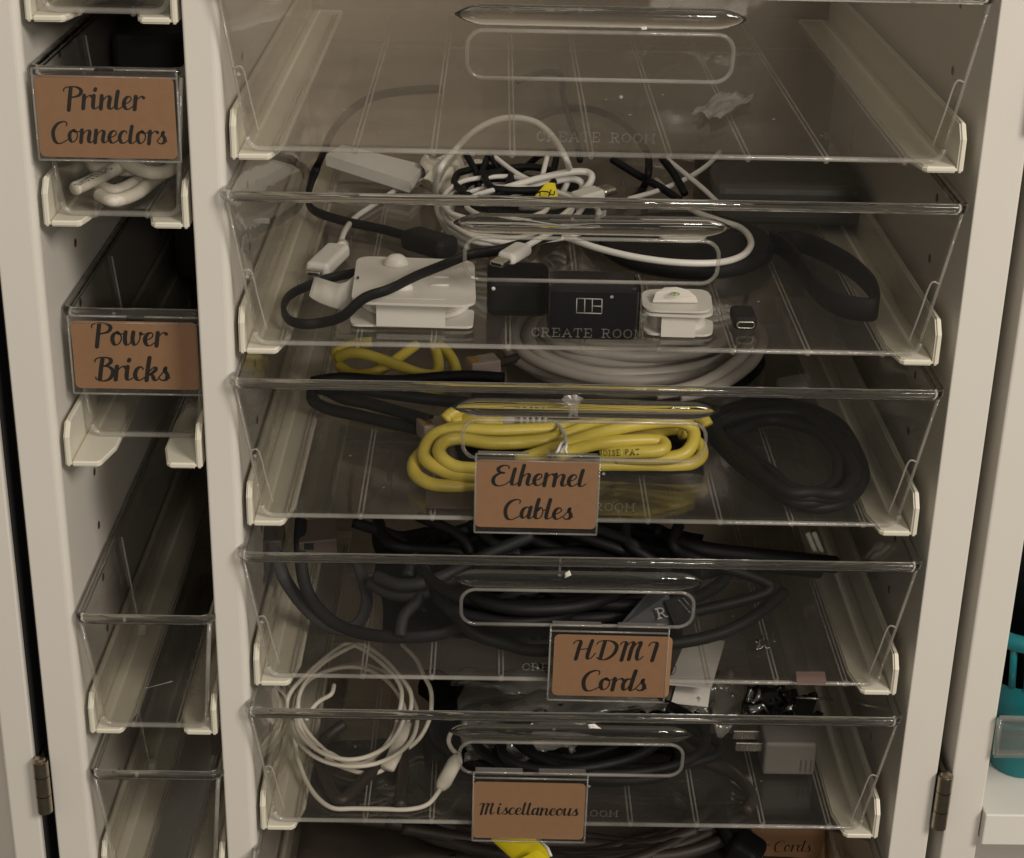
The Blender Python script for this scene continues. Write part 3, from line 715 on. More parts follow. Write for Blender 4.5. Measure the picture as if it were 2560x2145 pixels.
# ---------------------------------------------------------------- drawer 2 (white cables, chargers)
f = FL[1]
def p_usbc(root):
    plug(root, atz(848, 622, f+.006), atz(792, 676, f+.004), 0.0140, 0.0080, 'white', True, 0.0084, 0.0027, 0.0055, boot=0.007, bevel=0.0026)
cord('white cable ending in a wide USB-C plug at the left of its drawer', [[(850, 614, .006), (862, 578, .006), (887, 545), (930, 515), (985, 478), (1040, 438), (1085, 405), (1135, 372), (1190, 330)]], f, 0.0017, 'cordwhite', parts=p_usbc)
def p_adapt(root):
    plug(root, atz(1022, 592, f+.007), atz(1125, 622, f+.008), 0.017, 0.012, 'blackm', bevel=0.004)
flatcord('black flat cable running down the left side into a thick black adapter', [(1105, 222, 'y', .325), (1010, 228, 'y', .325), (930, 244, 'y', .325), (868, 285, 'y', .325), (828, 335, .05), (803, 395, .02), (783, 440, .008), (770, 490, .005), (775, 516, .004), (800, 534, .004), (870, 555, .004), (960, 574, .004), (1030, 594, .005)], f, 0.0055, 0.0028, 'black', parts=p_adapt)
flatcord('black flat cord looping out to the left over the white cable pack', [(1400, 585, .030), (1320, 605, .030), (1240, 627, .029), (1173, 637, .027), (1107, 663, .024), (1040, 690, .0245), (973, 723, .0240), (907, 763, .0200), (857, 790, .010), (807, 806, .004), (757, 810, .003), (722, 799, .003), (708, 771, .003), (722, 741, .003), (757, 720, .003), (812, 699, .003), (873, 685, .004), (960, 668, .003)], f, 0.0052, 0.0026, 'black', h0=.004)
# white card pack with a wound cable
pk = thing('cable_pack', 'white card pack with a wound white cable and two round knobs', 'cable pack', atz(1030, 815, f))
def quad_plate(name, pts, z, t, m, parent, r=0.006):
    q = [atz(p[0], p[1], z) for p in pts]; mb = MB(); n = 6
    out = []
    for i in range(4):
        a, b, c = q[i-1], q[i], q[(i+1) % 4]; d1 = (a-b).normalized()*r; d2 = (c-b).normalized()*r
        for k in range(n+1):
            t_ = k/n; out.append(b+d1*(1-t_)**2+d2*t_**2)
    k = len(out); up = Vector((0, 0, t))
    mb.add(out+[v+up for v in out], [tuple(range(k)), tuple(range(k, 2*k))[::-1]]+[(i, (i+1) % k, k+(i+1) % k, k+i) for i in range(k)])
    return mb.build(name, M[m], parent)
quad_plate('base_plate', [(872, 775), (1186, 779), (1182, 822), (878, 816)], f+.0006, .0012, 'white', pk, .004)
quad_plate('top_plate', [(893, 645), (1186, 656), (1190, 770), (877, 760)], f+.0155, .0013, 'white', pk, .010)
wc = MB()
for k in range(4):
    P = [atz(x, y, f+.0035)+Vector((0, 0, .0030*k)) for x, y in ((905+4*k, 752), (950, 782), (1040, 792), (1130, 786), (1168-3*k, 757), (1130, 706), (1030, 692), (940, 705))]
    wc.tube(crom(P, 6, True), 0.0016, True, 8)
wc.build('cord', M['cordwhite'], pk)
a, b = atz(941, 815, f+.0019), atz(1113, 820, f+.0019)
MB().hexa([a, b, b+Vector((0, .001, .0150)), a+Vector((0, .001, .0150))], [v+Vector((0, .0012, 0)) for v in (a, b, b+Vector((0, .001, .0150)), a+Vector((0, .001, .0150)))]).build('paper_band', M['card'], pk)
for (x, y, r) in ((991, 662, .0068), (1003, 722, .0062)):
    MB().lathe([(0, .0060), (r*.45, .0056), (r*.8, .0038), (r, .0012), (r, 0), (0, 0)], atz(x, y, f+.0168), 'z', 28, .8).build('knob', M['white'], pk)
for y in (692, 712):
    a, b = atz(1075, y, f+.0170), atz(1122, y+1, f+.0170); MB().tube([a, b], .0006, n=6).build('slot_ridge', M['white'], pk)
tg = MB()
tp = [((886, 690, .0150), (876, 762, .0075)), ((868, 706, .0140), (858, 776, .0060)), ((848, 711, .0125), (830, 769, .0060)), ((820, 703, .0120), (800, 758, .0060)), ((796, 695, .0125), (779, 746, .0070)), ((786, 694, .0130), (773, 740, .0080))]
rows = [(atz(a[0], a[1], f+a[2]), atz(b[0], b[1], f+b[2])) for a, b in tp]
vs = [v for r_ in rows for v in r_]; n_ = len(vs); m_ = len(rows)-1
tg.add(vs+[v+Vector((0, -.0006, .0006)) for v in vs], [(2*i, 2*i+1, 2*i+3, 2*i+2) for i in range(m_)]+[(n_+2*i+2, n_+2*i+3, n_+2*i+1, n_+2*i) for i in range(m_)]+[(2*i, 2*i+2, n_+2*i+2, n_+2*i) for i in range(m_)]+[(2*i+1, n_+2*i+1, n_+2*i+3, 2*i+3) for i in range(m_)]+[(n_-2, n_-1, 2*n_-1, 2*n_-2), (0, n_, n_+1, 1)], True)
tg.mi = 1
for x, y, h in ((834, 736, .0085), (895, 697, .0170)):
    c = atz(x, y, f+h); tg.box(c-Vector((.0005, .0012, -.0004)), c+Vector((.0005, .0012, .0010)))
tg.build('tuck_flap', [M['card'], M['ink']], pk)
# tangle of white cables in the middle
def e(*a, **k): return ellipse(*a, **k)
cord('white cord rising in one tall arch above the tangle', [[(1170, 618, .004), (1140, 600, .004), (1112, 565, .005), (1096, 530, .008), (1090, 495, .012), (1091, 450, .030), (1106, 412, .042), (1135, 378, 'y', .215), (1180, 332, 'y', .215), (1235, 302, 'y', .215), (1288, 294, 'y', .215), (1340, 306, 'y', .215), (1382, 342, 'y', .21), (1414, 395, .045), (1424, 432, .030), (1412, 470, .02), (1392, 500, .012)]], f, 0.0019, 'cordwhite')
cord('bundle of white cord coiled left of the handle of its drawer', [e(1262, 528, 168, 66, .014, jit=4, seed=1), e(1275, 520, 152, 52, .020, jit=4, seed=2), e(1290, 536, 160, 72, .010, jit=4, seed=3), e(1300, 512, 135, 42, .024, jit=5, seed=4), e(1240, 500, 130, 60, .022, jit=6, seed=5), e(1225, 540, 120, 70, .008, jit=6, seed=6), e(1310, 540, 190, 66, .016, jit=6, seed=7)], f, 0.0015, 'cordwhite')
cord('thick white cord doubled into a bend behind the yellow tag', [[(1195, 492, .018), (1250, 474, .022), (1340, 448, .028), (1420, 431, .032), (1466, 430, .032), (1480, 444, .030), (1464, 470, .024), (1430, 492, .018), (1380, 500, .016), (1300, 505, .016), (1260, 498, .018), (1330, 470, .022), (1410, 448, .026), (1448, 452, .026), (1456, 470, .022), (1440, 500, .016)]], f, 0.0021, 'cordwhite')
cord('white cord curving in one big loop over the black puck', [[(1395, 585, .016), (1440, 602, .017), (1500, 622, .017), (1590, 643, .017), (1690, 656, .017), (1790, 657, .016), (1850, 642, .016), (1876, 616, .016), (1872, 590, .016), (1848, 568, .015), (1800, 552, .015), (1740, 530, .014), (1690, 495, .012), (1640, 450, .010)]], f, 0.0019, 'cordwhite')
def p_plug2(root):
    plug(root, atz(1312, 618, f+.040), atz(1262, 648, f+.038), 0.0105, 0.0062, 'white', True, 0.0080, 0.0026, 0.0075, bevel=0.0024)
cord('short white cord with a USB-C plug seen through the handle', [[(1312, 618, .040), (1350, 596, .038), (1400, 568, .030), (1440, 540, .018), (1470, 500, .010)]], f, 0.0017, 'cordwhite', parts=p_plug2)
cord('white cord crossing behind the black puck toward the back', [[(1665, 396, .03), (1720, 440, .022), (1765, 478, .018), (1800, 512, .015)]], f, 0.0016, 'cordwhite')
cord('white cord slanting down left behind the black puck', [[(1800, 380, .03), (1770, 412, .026), (1715, 447, .02), (1640, 478, .016), (1570, 498, .012)]], f, 0.0016, 'cordwhite')
cord('short white cord among the black cords near the back', [[(1236, 392, .03), (1290, 432, .025), (1338, 456, .02), (1390, 480, .016)], [(1368, 392, .035), (1358, 432, .028), (1350, 470, .02)]], f, 0.0016, 'cordwhite')
cord('knot of thin black cord at the middle back of the cable drawer', [[(1165, 385, .03), (1195, 440, .02), (1208, 480, .01), (1230, 520, .006), (1210, 515, .006), (1192, 500, .008), (1200, 445, .02), (1222, 388, .03), (1228, 392, .03), (1265, 440, .02), (1330, 470, .015), (1370, 495, .01), (1330, 515, .006), (1240, 512, .005), (1160, 495, .006), (1230, 462, .012), (1310, 420, .02), (1350, 388, .03), (1390, 382, .03), (1378, 440, .02), (1350, 490, .01)]], f, 0.0021, 'black')
cord('tangle of black cords bunched under the rim behind the yellow tag', [e(1235, 480, 85, 30, .012, jit=8, seed=301), e(1260, 470, 100, 34, .018, jit=8, seed=302), e(1210, 455, 70, 40, .022, jit=8, seed=303), e(1300, 450, 90, 30, .024, jit=8, seed=304), e(1250, 500, 110, 22, .006, jit=8, seed=305)], f, .0022, 'black')
cord('thin black cord hooked over at the very back, seen through the top drawer', [[(1290, 205, 'y', .33), (1345, 184, 'y', .33), (1400, 186, 'y', .33), (1408, 240, 'y', .33), (1425, 300, 'y', .325), (1440, 345, 'y', .32), (1450, 400, .03)]], f, 0.0021, 'black')
cord('black cord arching at the back right of the cable drawer', [[(1330, 300, 'y', .33), (1400, 275, 'y', .33), (1480, 274, 'y', .33), (1560, 312, 'y', .33), (1612, 370, 'y', .33), (1622, 420, .03), (1608, 470, .016), (1575, 510, .01)], [(1530, 398, .03), (1590, 435, .024), (1650, 468, .018), (1700, 500, .014)], [(1655, 395, .03), (1686, 436, .024), (1712, 485, .016)]], f, 0.0024, 'black')
crumple('black_pouch', 'crumpled black pouch under the white cables by the handle', 'pouch', [(1215, 560), (1500, 590), (1480, 465), (1210, 470)], f, .004, 'blackm', 20, 12, .010, 5, .002)
# black wireless puck with a pale disc on it
pc = thing('charging_puck', 'large round black puck lying behind the handle', 'charger', atz(1716, 622, f))
MB().lathe([(0, 0), (.046, 0), (.050, .003), (.0505, .007), (.048, .0105), (.044, .0115), (0, .0118)], atz(1714, 634, f+.0002), 'z', 56).build('puck_body', M['blackm'], pc)
MB().lathe([(0, .0012), (.0135, .0012), (.0142, .0006), (.0142, 0), (0, 0)], atz(1705, 588, f+.0122), 'z', 40).build('pale_pad', M['white'], pc)
flatcord('wide black strap bent into a pointed loop at the right of its drawer', [(1948, 606), (2005, 606), (2070, 632), (2130, 668), (2176, 712), (2192, 752), (2188, 772), (2160, 774), (2108, 764), (2058, 738), (2022, 700), (1994, 655), (1962, 620), (1925, 600)], f, 0.0130, 0.0022, 'blackm', name='strap', cat='strap', h0=.0058)
# charger bricks
ch = thing('wall_charger', 'square black wall charger with a thin outlined emblem on its face', 'charger', atz(1480, 850, f))
a = atz(1368, 851, f+.0005); b = atz(1594, 856, f+.0005); c = (a+b)/2; wd = (b-a).length
MB().box((a.x, c.y, f+.0005), (b.x, c.y+.026, f+.0300), .0035, 4).build('charger_body', M['blackg'], ch)
mk = MB(); yy = c.y-.0002
def bar(x0, y0, x1, y1, mb=mk, y=yy, t=.00028):
    p, q = aty(x0, y0, y), aty(x1, y1, y); mb.tube([p, q], t, n=6)
for s_ in ((1442, 746, 1505, 748), (1505, 748, 1504, 784), (1504, 784, 1441, 782), (1441, 782, 1442, 746), (1462, 747, 1461, 783), (1481, 747, 1480, 783), (1481, 765, 1504, 766)): bar(*s_)
mk.build('emblem', M['mark'], ch)
MB().box((b.x+.0004, c.y+.003, f+.002), (b.x+.0012, c.y+.024, f+.0285), .0003, 1).build('metal_trim', M['steel'], ch)
dk = thing('black_dock', 'dull black box with a tiny white light left of the square charger', 'adapter', atz(1290, 800, f))
p0 = atz(1216, 796, f); p1 = atz(1372, 802, f)
MB().box((p0.x, p0.y, f+.0005), (p1.x, p0.y+.030, f+.022), .004, 3).build('dock_body', M['blackm'], dk)
q = aty(1224, 712, p0.y); MB().lathe([(0, -.0004), (.0010, -.0004), (.0010, .0006), (0, .0006)], (q.x+.002, p0.y, q.z-.002), 'y', 14).build('status_light', M['white'], dk)
# small white spool pack
sp = thing('spool_pack', 'small white spool with a paper band and a green dot', 'cable pack', atz(1692, 830, f))
quad_plate('base_plate', [(1606, 800), (1783, 803), (1781, 843), (1610, 838)], f+.0006, .0012, 'white', sp, .007)
quad_plate('top_plate', [(1600, 735), (1776, 735), (1784, 796), (1604, 790)], f+.0125, .0013, 'white', sp, .008)
quad_plate('top_plate', [(1604, 728), (1772, 728), (1780, 785), (1606, 780)], f+.0148, .0012, 'white', sp, .009)
MB().lathe([(.0150, .001), (.0150, .0118)], atz(1692, 818, f+.0006)+Vector((0, .005, 0)), 'z', 30).build('spool_core', M['white'], sp)
a, b = atz(1652, 842, f+.0007), atz(1737, 844, f+.0007); u_ = Vector((0, .0008, .0125))
MB().hexa([a, b, b+u_, a+u_], [v+Vector((0, .001, 0)) for v in (a, b, b+u_, a+u_)]).build('paper_band', M['card'], sp)
fl_ = MB(); o = [atz(x, y, f+.0166+h) for x, y, h in ((1632, 756, 0), (1640, 734, .003), (1662, 722, .005), (1690, 721, .006), (1720, 728, .005), (1740, 745, .002), (1744, 757, 0))]
k = len(o); fl_.add(o+[v+Vector((0, 0, .0008)) for v in o], [tuple(range(k)), tuple(range(k, 2*k))[::-1]]+[(i, (i+1) % k, k+(i+1) % k, k+i) for i in range(k)]); fl_.build('tuck_flap', M['card'], sp)
c = atz(1687, 735, f+.0215); MB().lathe([(.0018, 0), (.0022, .0002), (.0024, .0002), (.0026, 0)], c, 'z', 24).tube([c+Vector((0, -.0012, .0002)), c+Vector((0, .0010, .0002))], .0003, n=6).tube([c+Vector((-.0008, .0002, .0002)), c+Vector((0, .0010, .0002)), c+Vector((.0008, .0002, .0002))], .0003, n=6).build('green_dot', M['green'], sp)
# small black plug with a port
bp_ = thing('black_adapter', 'slim black plug with one small port facing forward', 'adapter', atz(1862, 826, f))
a = atz(1833, 827, f+.0005); b = atz(1893, 829, f+.0005)
MB().box((a.x, a.y, f+.0005), (b.x, a.y+.020, f+.0080), .0025, 3).build('adapter_body', M['blackm'], bp_)
P = [Vector((a.x+.0062+x, a.y-.0002, f+.0038+z)) for x, z in rrect(-.0044, -.0016, .0044, .0016, .0015, 4)]
MB().tube(P, .00045, True, 6).build('port_ring', M['steel'], bp_)
# yellow tag, plugs, grey plate, box, bag
tgm = MB(); qq = [atz(*p) for p in ((1336, 498, f+.030), (1396, 500, f+.030), (1388, 464, f+.038), (1366, 462, f+.038))]
tgm.hexa(qq, [v+Vector((0, .001, .0012)) for v in qq]); tgm.mi = 1
for st in ([(1350, 490), (1352, 478), (1372, 480), (1371, 492)], [(1378, 474), (1374, 484), (1384, 486), (1386, 478)], [(1342, 482), (1352, 478)]):
    tgm.tube(crom([atz(x, y, f+.0345+.0022)+Vector((0, -.0006, 0)) for x, y in st], 5), .00035, n=6)
tag(tgm.build('yellow_tag', [M['tag'], M['ink']]), 'small bright yellow tag with black scribble on a white cord', 'tag')
def p_usba(root):
    plug(root, atz(1440, 497, f+.024), atz(1500, 480, f+.026), 0.0125, 0.006, 'white', True, 0.011, 0.0042, 0.009)
cord('white cord ending in a metal USB-A plug behind the handle', [[(1440, 497, .024), (1410, 512, .02), (1360, 520, .014), (1300, 520, .01)]], f, .0017, 'cordwhite', parts=p_usba)
gp = atz(1955, 505, f); slab('flat dark grey case lying at the back right of its drawer', 'grey_case', 'case', (gp.x-.004, .265, f+.0005), .092, .120, .026, 'dgrey', .006)
q = [atz(*p) for p in ((815, 414, f+.008), (1023, 482, f+.004), (1062, 440, f+.004), (856, 388, f+.008))]
tag(MB().hexa(q, [v+Vector((0, .001, .0070)) for v in q]).build('white_box', M['card']), 'flat white carton at the back left behind the white USB-C cable', 'box')
crumple('plastic_pouch', 'crumpled frosted plastic pouch at the back beside the white carton', 'pouch', [(1040, 470), (1190, 478), (1200, 395), (1060, 398)], f, .012, 'oldwhite', 16, 10, .012, 8)

# ---------------------------------------------------------------- drawer 3 (ethernet)
f = FL[2]
def rj(root, a, b, m='film'):
    a, b = Vector(a), Vector(b); d = (b-a).normalized(); s = d.cross(Vector((0, 0, 1))).normalized(); u = s.cross(d)
    o = MB().obox((a+b)/2, d*((b-a).length/2), s*.0070, u*.0048, .0008, 2).build('plug', M['rj'], root)
    g_ = MB()
    for k in range(8): g_.obox(b-d*.0035+s*(-.0049+.0014*k)+u*.0049, d*.003, s*.00034, u*.0002)
    g_.build('plug_contact', M['gold'], o)
M['dim'] = mat('shade_darkened_white', (0.15, 0.14, 0.13), 0.5, var=0.04)  # white darkened so the charger's shade is put into its colour
M['rj'] = clear('clear_plug_plastic', (0.78, 0.74, 0.71), 0.34, 0.12, (0.6, 0.5, 0.46))
cord('thick black network cable bent back on itself at the left of its drawer', [[(1075, 1052, .012), (1000, 1030, .010), (927, 1010, .010), (860, 996, .010), (812, 975, .010), (790, 972, .010), (780, 985, .008), (787, 1005, .006), (827, 1024), (893, 1038), (960, 1054), (1045, 1072)], [(800, 968, .016), (880, 972, .014), (980, 985, .012), (1090, 1000, .010), (1200, 1010, .008)]], f, 0.0036, 'black', parts=lambda r_: rj(r_, atz(1118, 1066, f+.008), atz(1050, 1076, f+.008)))
cord('front yellow network cable bundled with a white twist tie', [
    [(1735, 1098, .010), (1752, 1118, .008), (1752, 1142, .006), (1725, 1160, .005), (1670, 1166, .004), (1600, 1163, .004), (1450, 1166, .004), (1300, 1200, .004), (1190, 1213, .004), (1127, 1216, .004), (1075, 1209, .005), (1040, 1187, .006), (1034, 1160, .008), (1048, 1138, .010), (1072, 1118, .013), (1085, 1100, .016), (1110, 1082, .019), (1160, 1074, .021), (1240, 1077, .021), (1330, 1074, .021), (1395, 1071, .021), (1450, 1064, .020), (1520, 1045, .018)],
    [(1420, 1190, .006), (1300, 1190, .008), (1190, 1190, .010), (1130, 1184, .010), (1085, 1165, .012), (1060, 1140, .014), (1068, 1108, .018), (1088, 1086, .020), (1130, 1072, .019), (1190, 1064, .014)],
    [(1450, 1168, .014), (1300, 1172, .014), (1190, 1172, .014), (1140, 1167, .014), (1108, 1148, .016), (1097, 1125, .018), (1112, 1104, .020), (1150, 1096, .021), (1220, 1107, .020), (1300, 1106, .020), (1380, 1097, .022), (1460, 1070, .024), (1540, 1048, .022), (1600, 1046, .020)],
    [(1290, 1152, .016), (1390, 1120, .023), (1467, 1092, .025), (1567, 1067, .026), (1660, 1054, .026), (1712, 1058, .024), (1734, 1080, .020), (1730, 1112, .016), (1702, 1138, .012), (1640, 1146, .010), (1540, 1146, .008)],
    [(1390, 1142, .022), (1430, 1126, .022), (1500, 1108, .021), (1600, 1101, .020), (1650, 1103, .019), (1662, 1116, .018), (1646, 1127, .017), (1580, 1130, .016), (1500, 1134, .014)],
    [(1560, 1086, .016), (1620, 1082, .015), (1690, 1072, .014), (1712, 1090, .012)],
    [(1112, 1050, .020), (1140, 1030, .023), (1230, 1018, .024), (1400, 1014, .024), (1580, 1016, .024), (1700, 1026, .023), (1752, 1044, .021), (1768, 1064, .018)],
    [(1130, 1060, .018), (1180, 1040, .020), (1300, 1032, .020), (1480, 1032, .020), (1640, 1036, .020), (1730, 1054, .018)]],
    f, 0.0037, 'yellow', parts=lambda r_: (
        MB().tube([atz(1156, 1052, f+.018), atz(1258, 1056, f+.018)], .0052, n=14).build('strain_relief', M['yellow'], r_),
        [MB().tube([atz(1200+13*k, 1051.5+.5*k, f+.018), atz(1206+13*k, 1051.8+.5*k, f+.018)], .0054, n=14).build('relief_slot', M['ink'], r_) for k in range(5)]), n=12)
cord('grey moulded network plug behind the bundled yellow cable', [[(1250, 1050, .017), (1290, 1050, .016), (1320, 1052, .016)]], f, .0036, 'grey', name='network_plug', cat='plug', parts=lambda r_: [MB().tube([atz(1298+15*k, 1050, f+.017), atz(1306+15*k, 1050, f+.017)], .0056, n=12).build('relief_ring', M['grey'], r_) for k in range(5)])
tt = MB(); P = [atz(x, y, f+h) for x, y, h in ((1388, 1056, .023), (1402, 1070, .0262), (1412, 1090, .0285), (1413, 1108, .0290), (1404, 1122, .0285), (1400, 1135, .0260))]
tt.tube(crom(P, 6), .0011, n=8)
tt.tube(crom([atz(x, y, f+h) for x, y, h in ((1410, 1104, .0295), (1402, 1110, .032), (1396, 1124, .031), (1390, 1134, .029))], 5), .0008, n=8)
tt.tube(crom([atz(x, y, f+h) for x, y, h in ((1411, 1104, .0295), (1416, 1112, .032), (1414, 1124, .031), (1418, 1136, .029))], 5), .0008, n=8)
tag(tt.build('twist_tie', M['white']), 'white twist tie knotted round the front yellow cable bundle', 'twist tie')
cord('rear yellow network cable crossed in a loose knot under the white pack', [
    [(846, 893, .016), (870, 884, .020), (905, 884, .022), (950, 897, .020), (1000, 915, .018), (1050, 934, .016), (1086, 937, .014), (1096, 916, .014), (1092, 885, .016), (1082, 862, .018)],
    [(848, 912, .010), (878, 934, .008), (925, 934, .010), (965, 916, .014), (1005, 888, .018), (1040, 862, .020)],
    [(1098, 862, .014), (1122, 885, .012), (1138, 915, .010), (1140, 945, .008), (1118, 966, .006), (1070, 976, .006), (1010, 974, .006), (950, 962, .006), (900, 940, .006)],
    [(846, 895, .014), (842, 880, .016), (880, 862, .020), (930, 855, .022)]], f, 0.0034, 'yellow')
cord('clear network plug lying behind the rim right of the rear yellow cable', [[(1240, 910, .010), (1290, 895, .010), (1330, 880, .012)]], f, .0028, 'brown', name='clear_plug_cable', parts=lambda r_: rj(r_, atz(1244, 908, f+.010), atz(1172, 920, f+.009)))
random.seed(3)
gs = []
for k in range(13):
    gs.append(ellipse(1588+random.uniform(-22, 22), 848+random.uniform(-6, 6)-k*1.5, 304-k*9+random.uniform(-12, 12), 130-k*8+random.uniform(-5, 5), .004+.0030*(k % 5), n=16, jit=3, seed=k, rot=random.uniform(-.06, .06)))
gs.append([(1905, 862, .022), (1880, 905, .022), (1830, 945, .022), (1770, 975, .021), (1700, 990, .019)])
gs.append([(1880, 850, .026), (1850, 895, .026), (1790, 940, .025), (1720, 970, .023), (1640, 985, .02)])
cord('thick grey network cable in a wide coil behind the yellow bundle', gs, f, 0.0038, 'grey')
bl = []
base = [(1790, 1030), (1890, 1008), (2005, 1018), (2090, 1058), (2142, 1125), (2154, 1195), (2118, 1250), (2046, 1272), (1968, 1248), (1898, 1200), (1838, 1150), (1782, 1100), (1755, 1060)]
for k in range(7):
    cx_, cy__ = 1985, 1145; s_ = 1.0-.055*k; rr = random.Random(k)
    L_ = [(cx_+(x-cx_)*s_+rr.uniform(-7, 7), cy__+(y-cy__)*s_+rr.uniform(-6, 6), .004+.003*(k % 4)) for x, y in base]; bl.append(L_+[L_[0]])
cord('black network cable coiled in a long oval at the right of its drawer', bl, f, 0.0033, 'black')
cord('black cord trailing along the back of the yellow cable drawer', [[(780, 955, .02), (860, 945, .02), (980, 952, .02), (1150, 940, .02), (1260, 945, .02)], [(1180, 990, .01), (1300, 1000, .01), (1500, 1010, .01), (1700, 1010, .01), (1800, 1030, .01)], [(1880, 870, .01), (1900, 905, .01), (1870, 945, .008), (1820, 980, .006)]], f, .0034, 'black')
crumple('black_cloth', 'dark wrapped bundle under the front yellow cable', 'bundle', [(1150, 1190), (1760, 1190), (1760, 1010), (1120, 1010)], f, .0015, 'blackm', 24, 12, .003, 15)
q = [atz(*p, f+.0016) for p in ((1063, 1270), (1205, 1274), (1205, 1224), (1066, 1220))]
tag(MB().hexa(q, [v+Vector((0, 0, .0006)) for v in q]).build('brown_card', M['brownbox']), 'loose brown card lying flat beside the Ethernet Cables label', 'card')
cp = atz(1985, 968, f+.01); tag(MB().obox(cp, (.010, 0, .002), (0, .007, .002), (0, 0, .004), .002).build('clear_clip', M['bag']), 'small clear clip at the back right of the yellow cable drawer', 'clip')

def printed(txt, a, b, hgt, owner, m='ink'):
    """small print along the top of a cord from a to b"""
    d = b-a; dn = d.normalized(); up = (CAM-(a+b)/2).normalized(); s_ = up.cross(dn).normalized(); mb = MB(); k = d.length/text_width(txt, SLAB, .25)
    lettering(mb, txt, lambda u, v, w_: a+dn*u+s_*(v*hgt/k-hgt/2)+up*(.0050+w_), k, .15, .15, SLAB, .25, 0, 0, smooth=False)
    return mb.build('printed_mark', M[m], owner)
fy_ = [o for o in COL.objects if o.get('label', '').startswith('front yellow')][0]; ry_ = [o for o in COL.objects if o.get('label', '').startswith('rear yellow')][0]
printed('NOISE PATC', atz(1495, 1134, f+.0155), atz(1612, 1129, f+.0155), .0030, fy_)
def scrap(pts, m, label, y=-.0095, name='tape_scrap', seed=5):
    q = [aty(x, yy, y) for x, yy in pts]; n = len(q); c = sum(q, Vector((0, 0, 0)))/n
    ring_ = []
    for i in range(n):
        a, b = q[i], q[(i+1) % n]
        for k in range(4):
            p = a.lerp(b, k/4); ring_.append(c+(p-c)*(1+.22*mnoise.noise(Vector((i*3.1+k, seed, 0)))))
    K = len(ring_); vs = [v+Vector((0, -.0003*mnoise.noise(Vector((i*.9, seed, 4))), 0)) for i, v in enumerate(ring_)]+[c+(v-c)*.55+Vector((0, -.0007+.0006*mnoise.noise(Vector((i*1.3, seed, 1))), 0)) for i, v in enumerate(ring_)]+[c+Vector((0, -.0006, 0))]
    fs = [(i, (i+1) % K, K+(i+1) % K, K+i) for i in range(K)]+[(K+i, K+(i+1) % K, 2*K) for i in range(K)]
    bk_ = [v+Vector((0, .0005, 0)) for v in ring_]; o_ = len(vs); vs += bk_; fs += [tuple(o_+i for i in range(K))[::-1]]+[(i, o_+i, o_+(i+1) % K, (i+1) % K) for i in range(K)]
    return tag(MB().add(vs, fs).build(name, M[m]), label, 'residue')
scrap([(1403, 1000), (1412, 990), (1440, 986), (1456, 998), (1446, 1012), (1444, 1040), (1422, 1040), (1420, 1016)], 'wisp', 'torn whitish tape stuck on the grip above the yellow cables', -.0125)
scrap([(632, 552), (646, 545), (674, 546), (672, 558), (640, 562)], 'wisp', 'flat smear of clear glue near the left end of its drawer front', -.0088)
scrap([(1490, 530), (1516, 526), (1515, 540), (1502, 545), (1498, 558), (1488, 552)], 'wisp', 'curl of clear glue on the grip of the white cable drawer', -.0125)
scrap([(1413, 1433), (1424, 1426), (1428, 1438), (1412, 1446)], 'card', 'tiny white glue dot above the HDMI handle', -.0088, seed=8)
scrap([(1398, 1398), (1404, 1396), (1402, 1430), (1396, 1430)], 'wisp', 'thin glue thread under the HDMI drawer rim', -.0092, seed=9)
scrap([(1470, 1812), (1486, 1810), (1502, 1822), (1472, 1820)], 'card', 'tiny white glue dot above the Miscellaneous handle', -.0088, seed=10)
scrap([(1600, 68), (1616, 66), (1618, 74), (1604, 76)], 'card', 'tiny white glue dot above the top handle', -.0088, seed=11)

# ---------------------------------------------------------------- drawer 4 (HDMI)
f = FL[3]
flatcord('slate grey flat cable hanging in a deep loop at the left', [(662, 1290, .052), (672, 1330, .046), (690, 1387, .036), (715, 1453, .022), (765, 1520, .012), (815, 1560, .006), (865, 1574, .005), (900, 1553, .006), (917, 1503, .012), (908, 1450, .020), (890, 1390, .03)], f, .0075, .0030, 'slate', h0=.005, up=(0.5, -1, 0.3))
flatcord('black flat cable curving down inside the slate grey loop', [(752, 1300, .05), (750, 1345, .045), (751, 1387, .038), (760, 1453, .026), (785, 1508, .016), (835, 1556, .008), (900, 1582, .005), (980, 1592, .005), (1080, 1588, .006), (1150, 1568, .008), (1230, 1540, .010), (1320, 1500, .014)], f, .0070, .0034, 'black', h0=.005, up=(0.3, -1, 0.4))
cord('black video cable sweeping along the front of its drawer', [[(1090, 1470, .03), (1130, 1530, .02), (1190, 1585, .010), (1263, 1610, .006), (1330, 1626, .005), (1420, 1622, .005), (1520, 1612, .006), (1640, 1612, .006), (1780, 1590, .008), (1880, 1545, .012), (1960, 1480, .016)]], f, .0037, 'black')
cord('grey video cable bundled left of the handle opening', [[(925, 1455, .024), (960, 1478, .022), (1005, 1489, .022), (1060, 1484, .024), (1120, 1458, .028), (1213, 1418, .034), (1300, 1385, .040)], [(940, 1440, .030), (1000, 1462, .030), (1070, 1455, .032), (1140, 1425, .036), (1230, 1380, .042), (1330, 1340, .048)], [(1020, 1440, .03), (1035, 1410, .034), (1060, 1425, .034), (1050, 1455, .03)]], f, .0036, 'slate')
random.seed(11)
bk = []
for k in range(9):
    x0 = 900+k*95; bk.append([(x0+random.uniform(-60, 40), 1290+random.uniform(0, 30), .05), (x0+random.uniform(-20, 120), 1345+random.uniform(-10, 25), .045), (x0+random.uniform(60, 220), 1400+random.uniform(-15, 25), .034), (x0+random.uniform(90, 300), 1450+random.uniform(-10, 40), .02), (x0+random.uniform(0, 260), 1510+random.uniform(-10, 30), .008)])
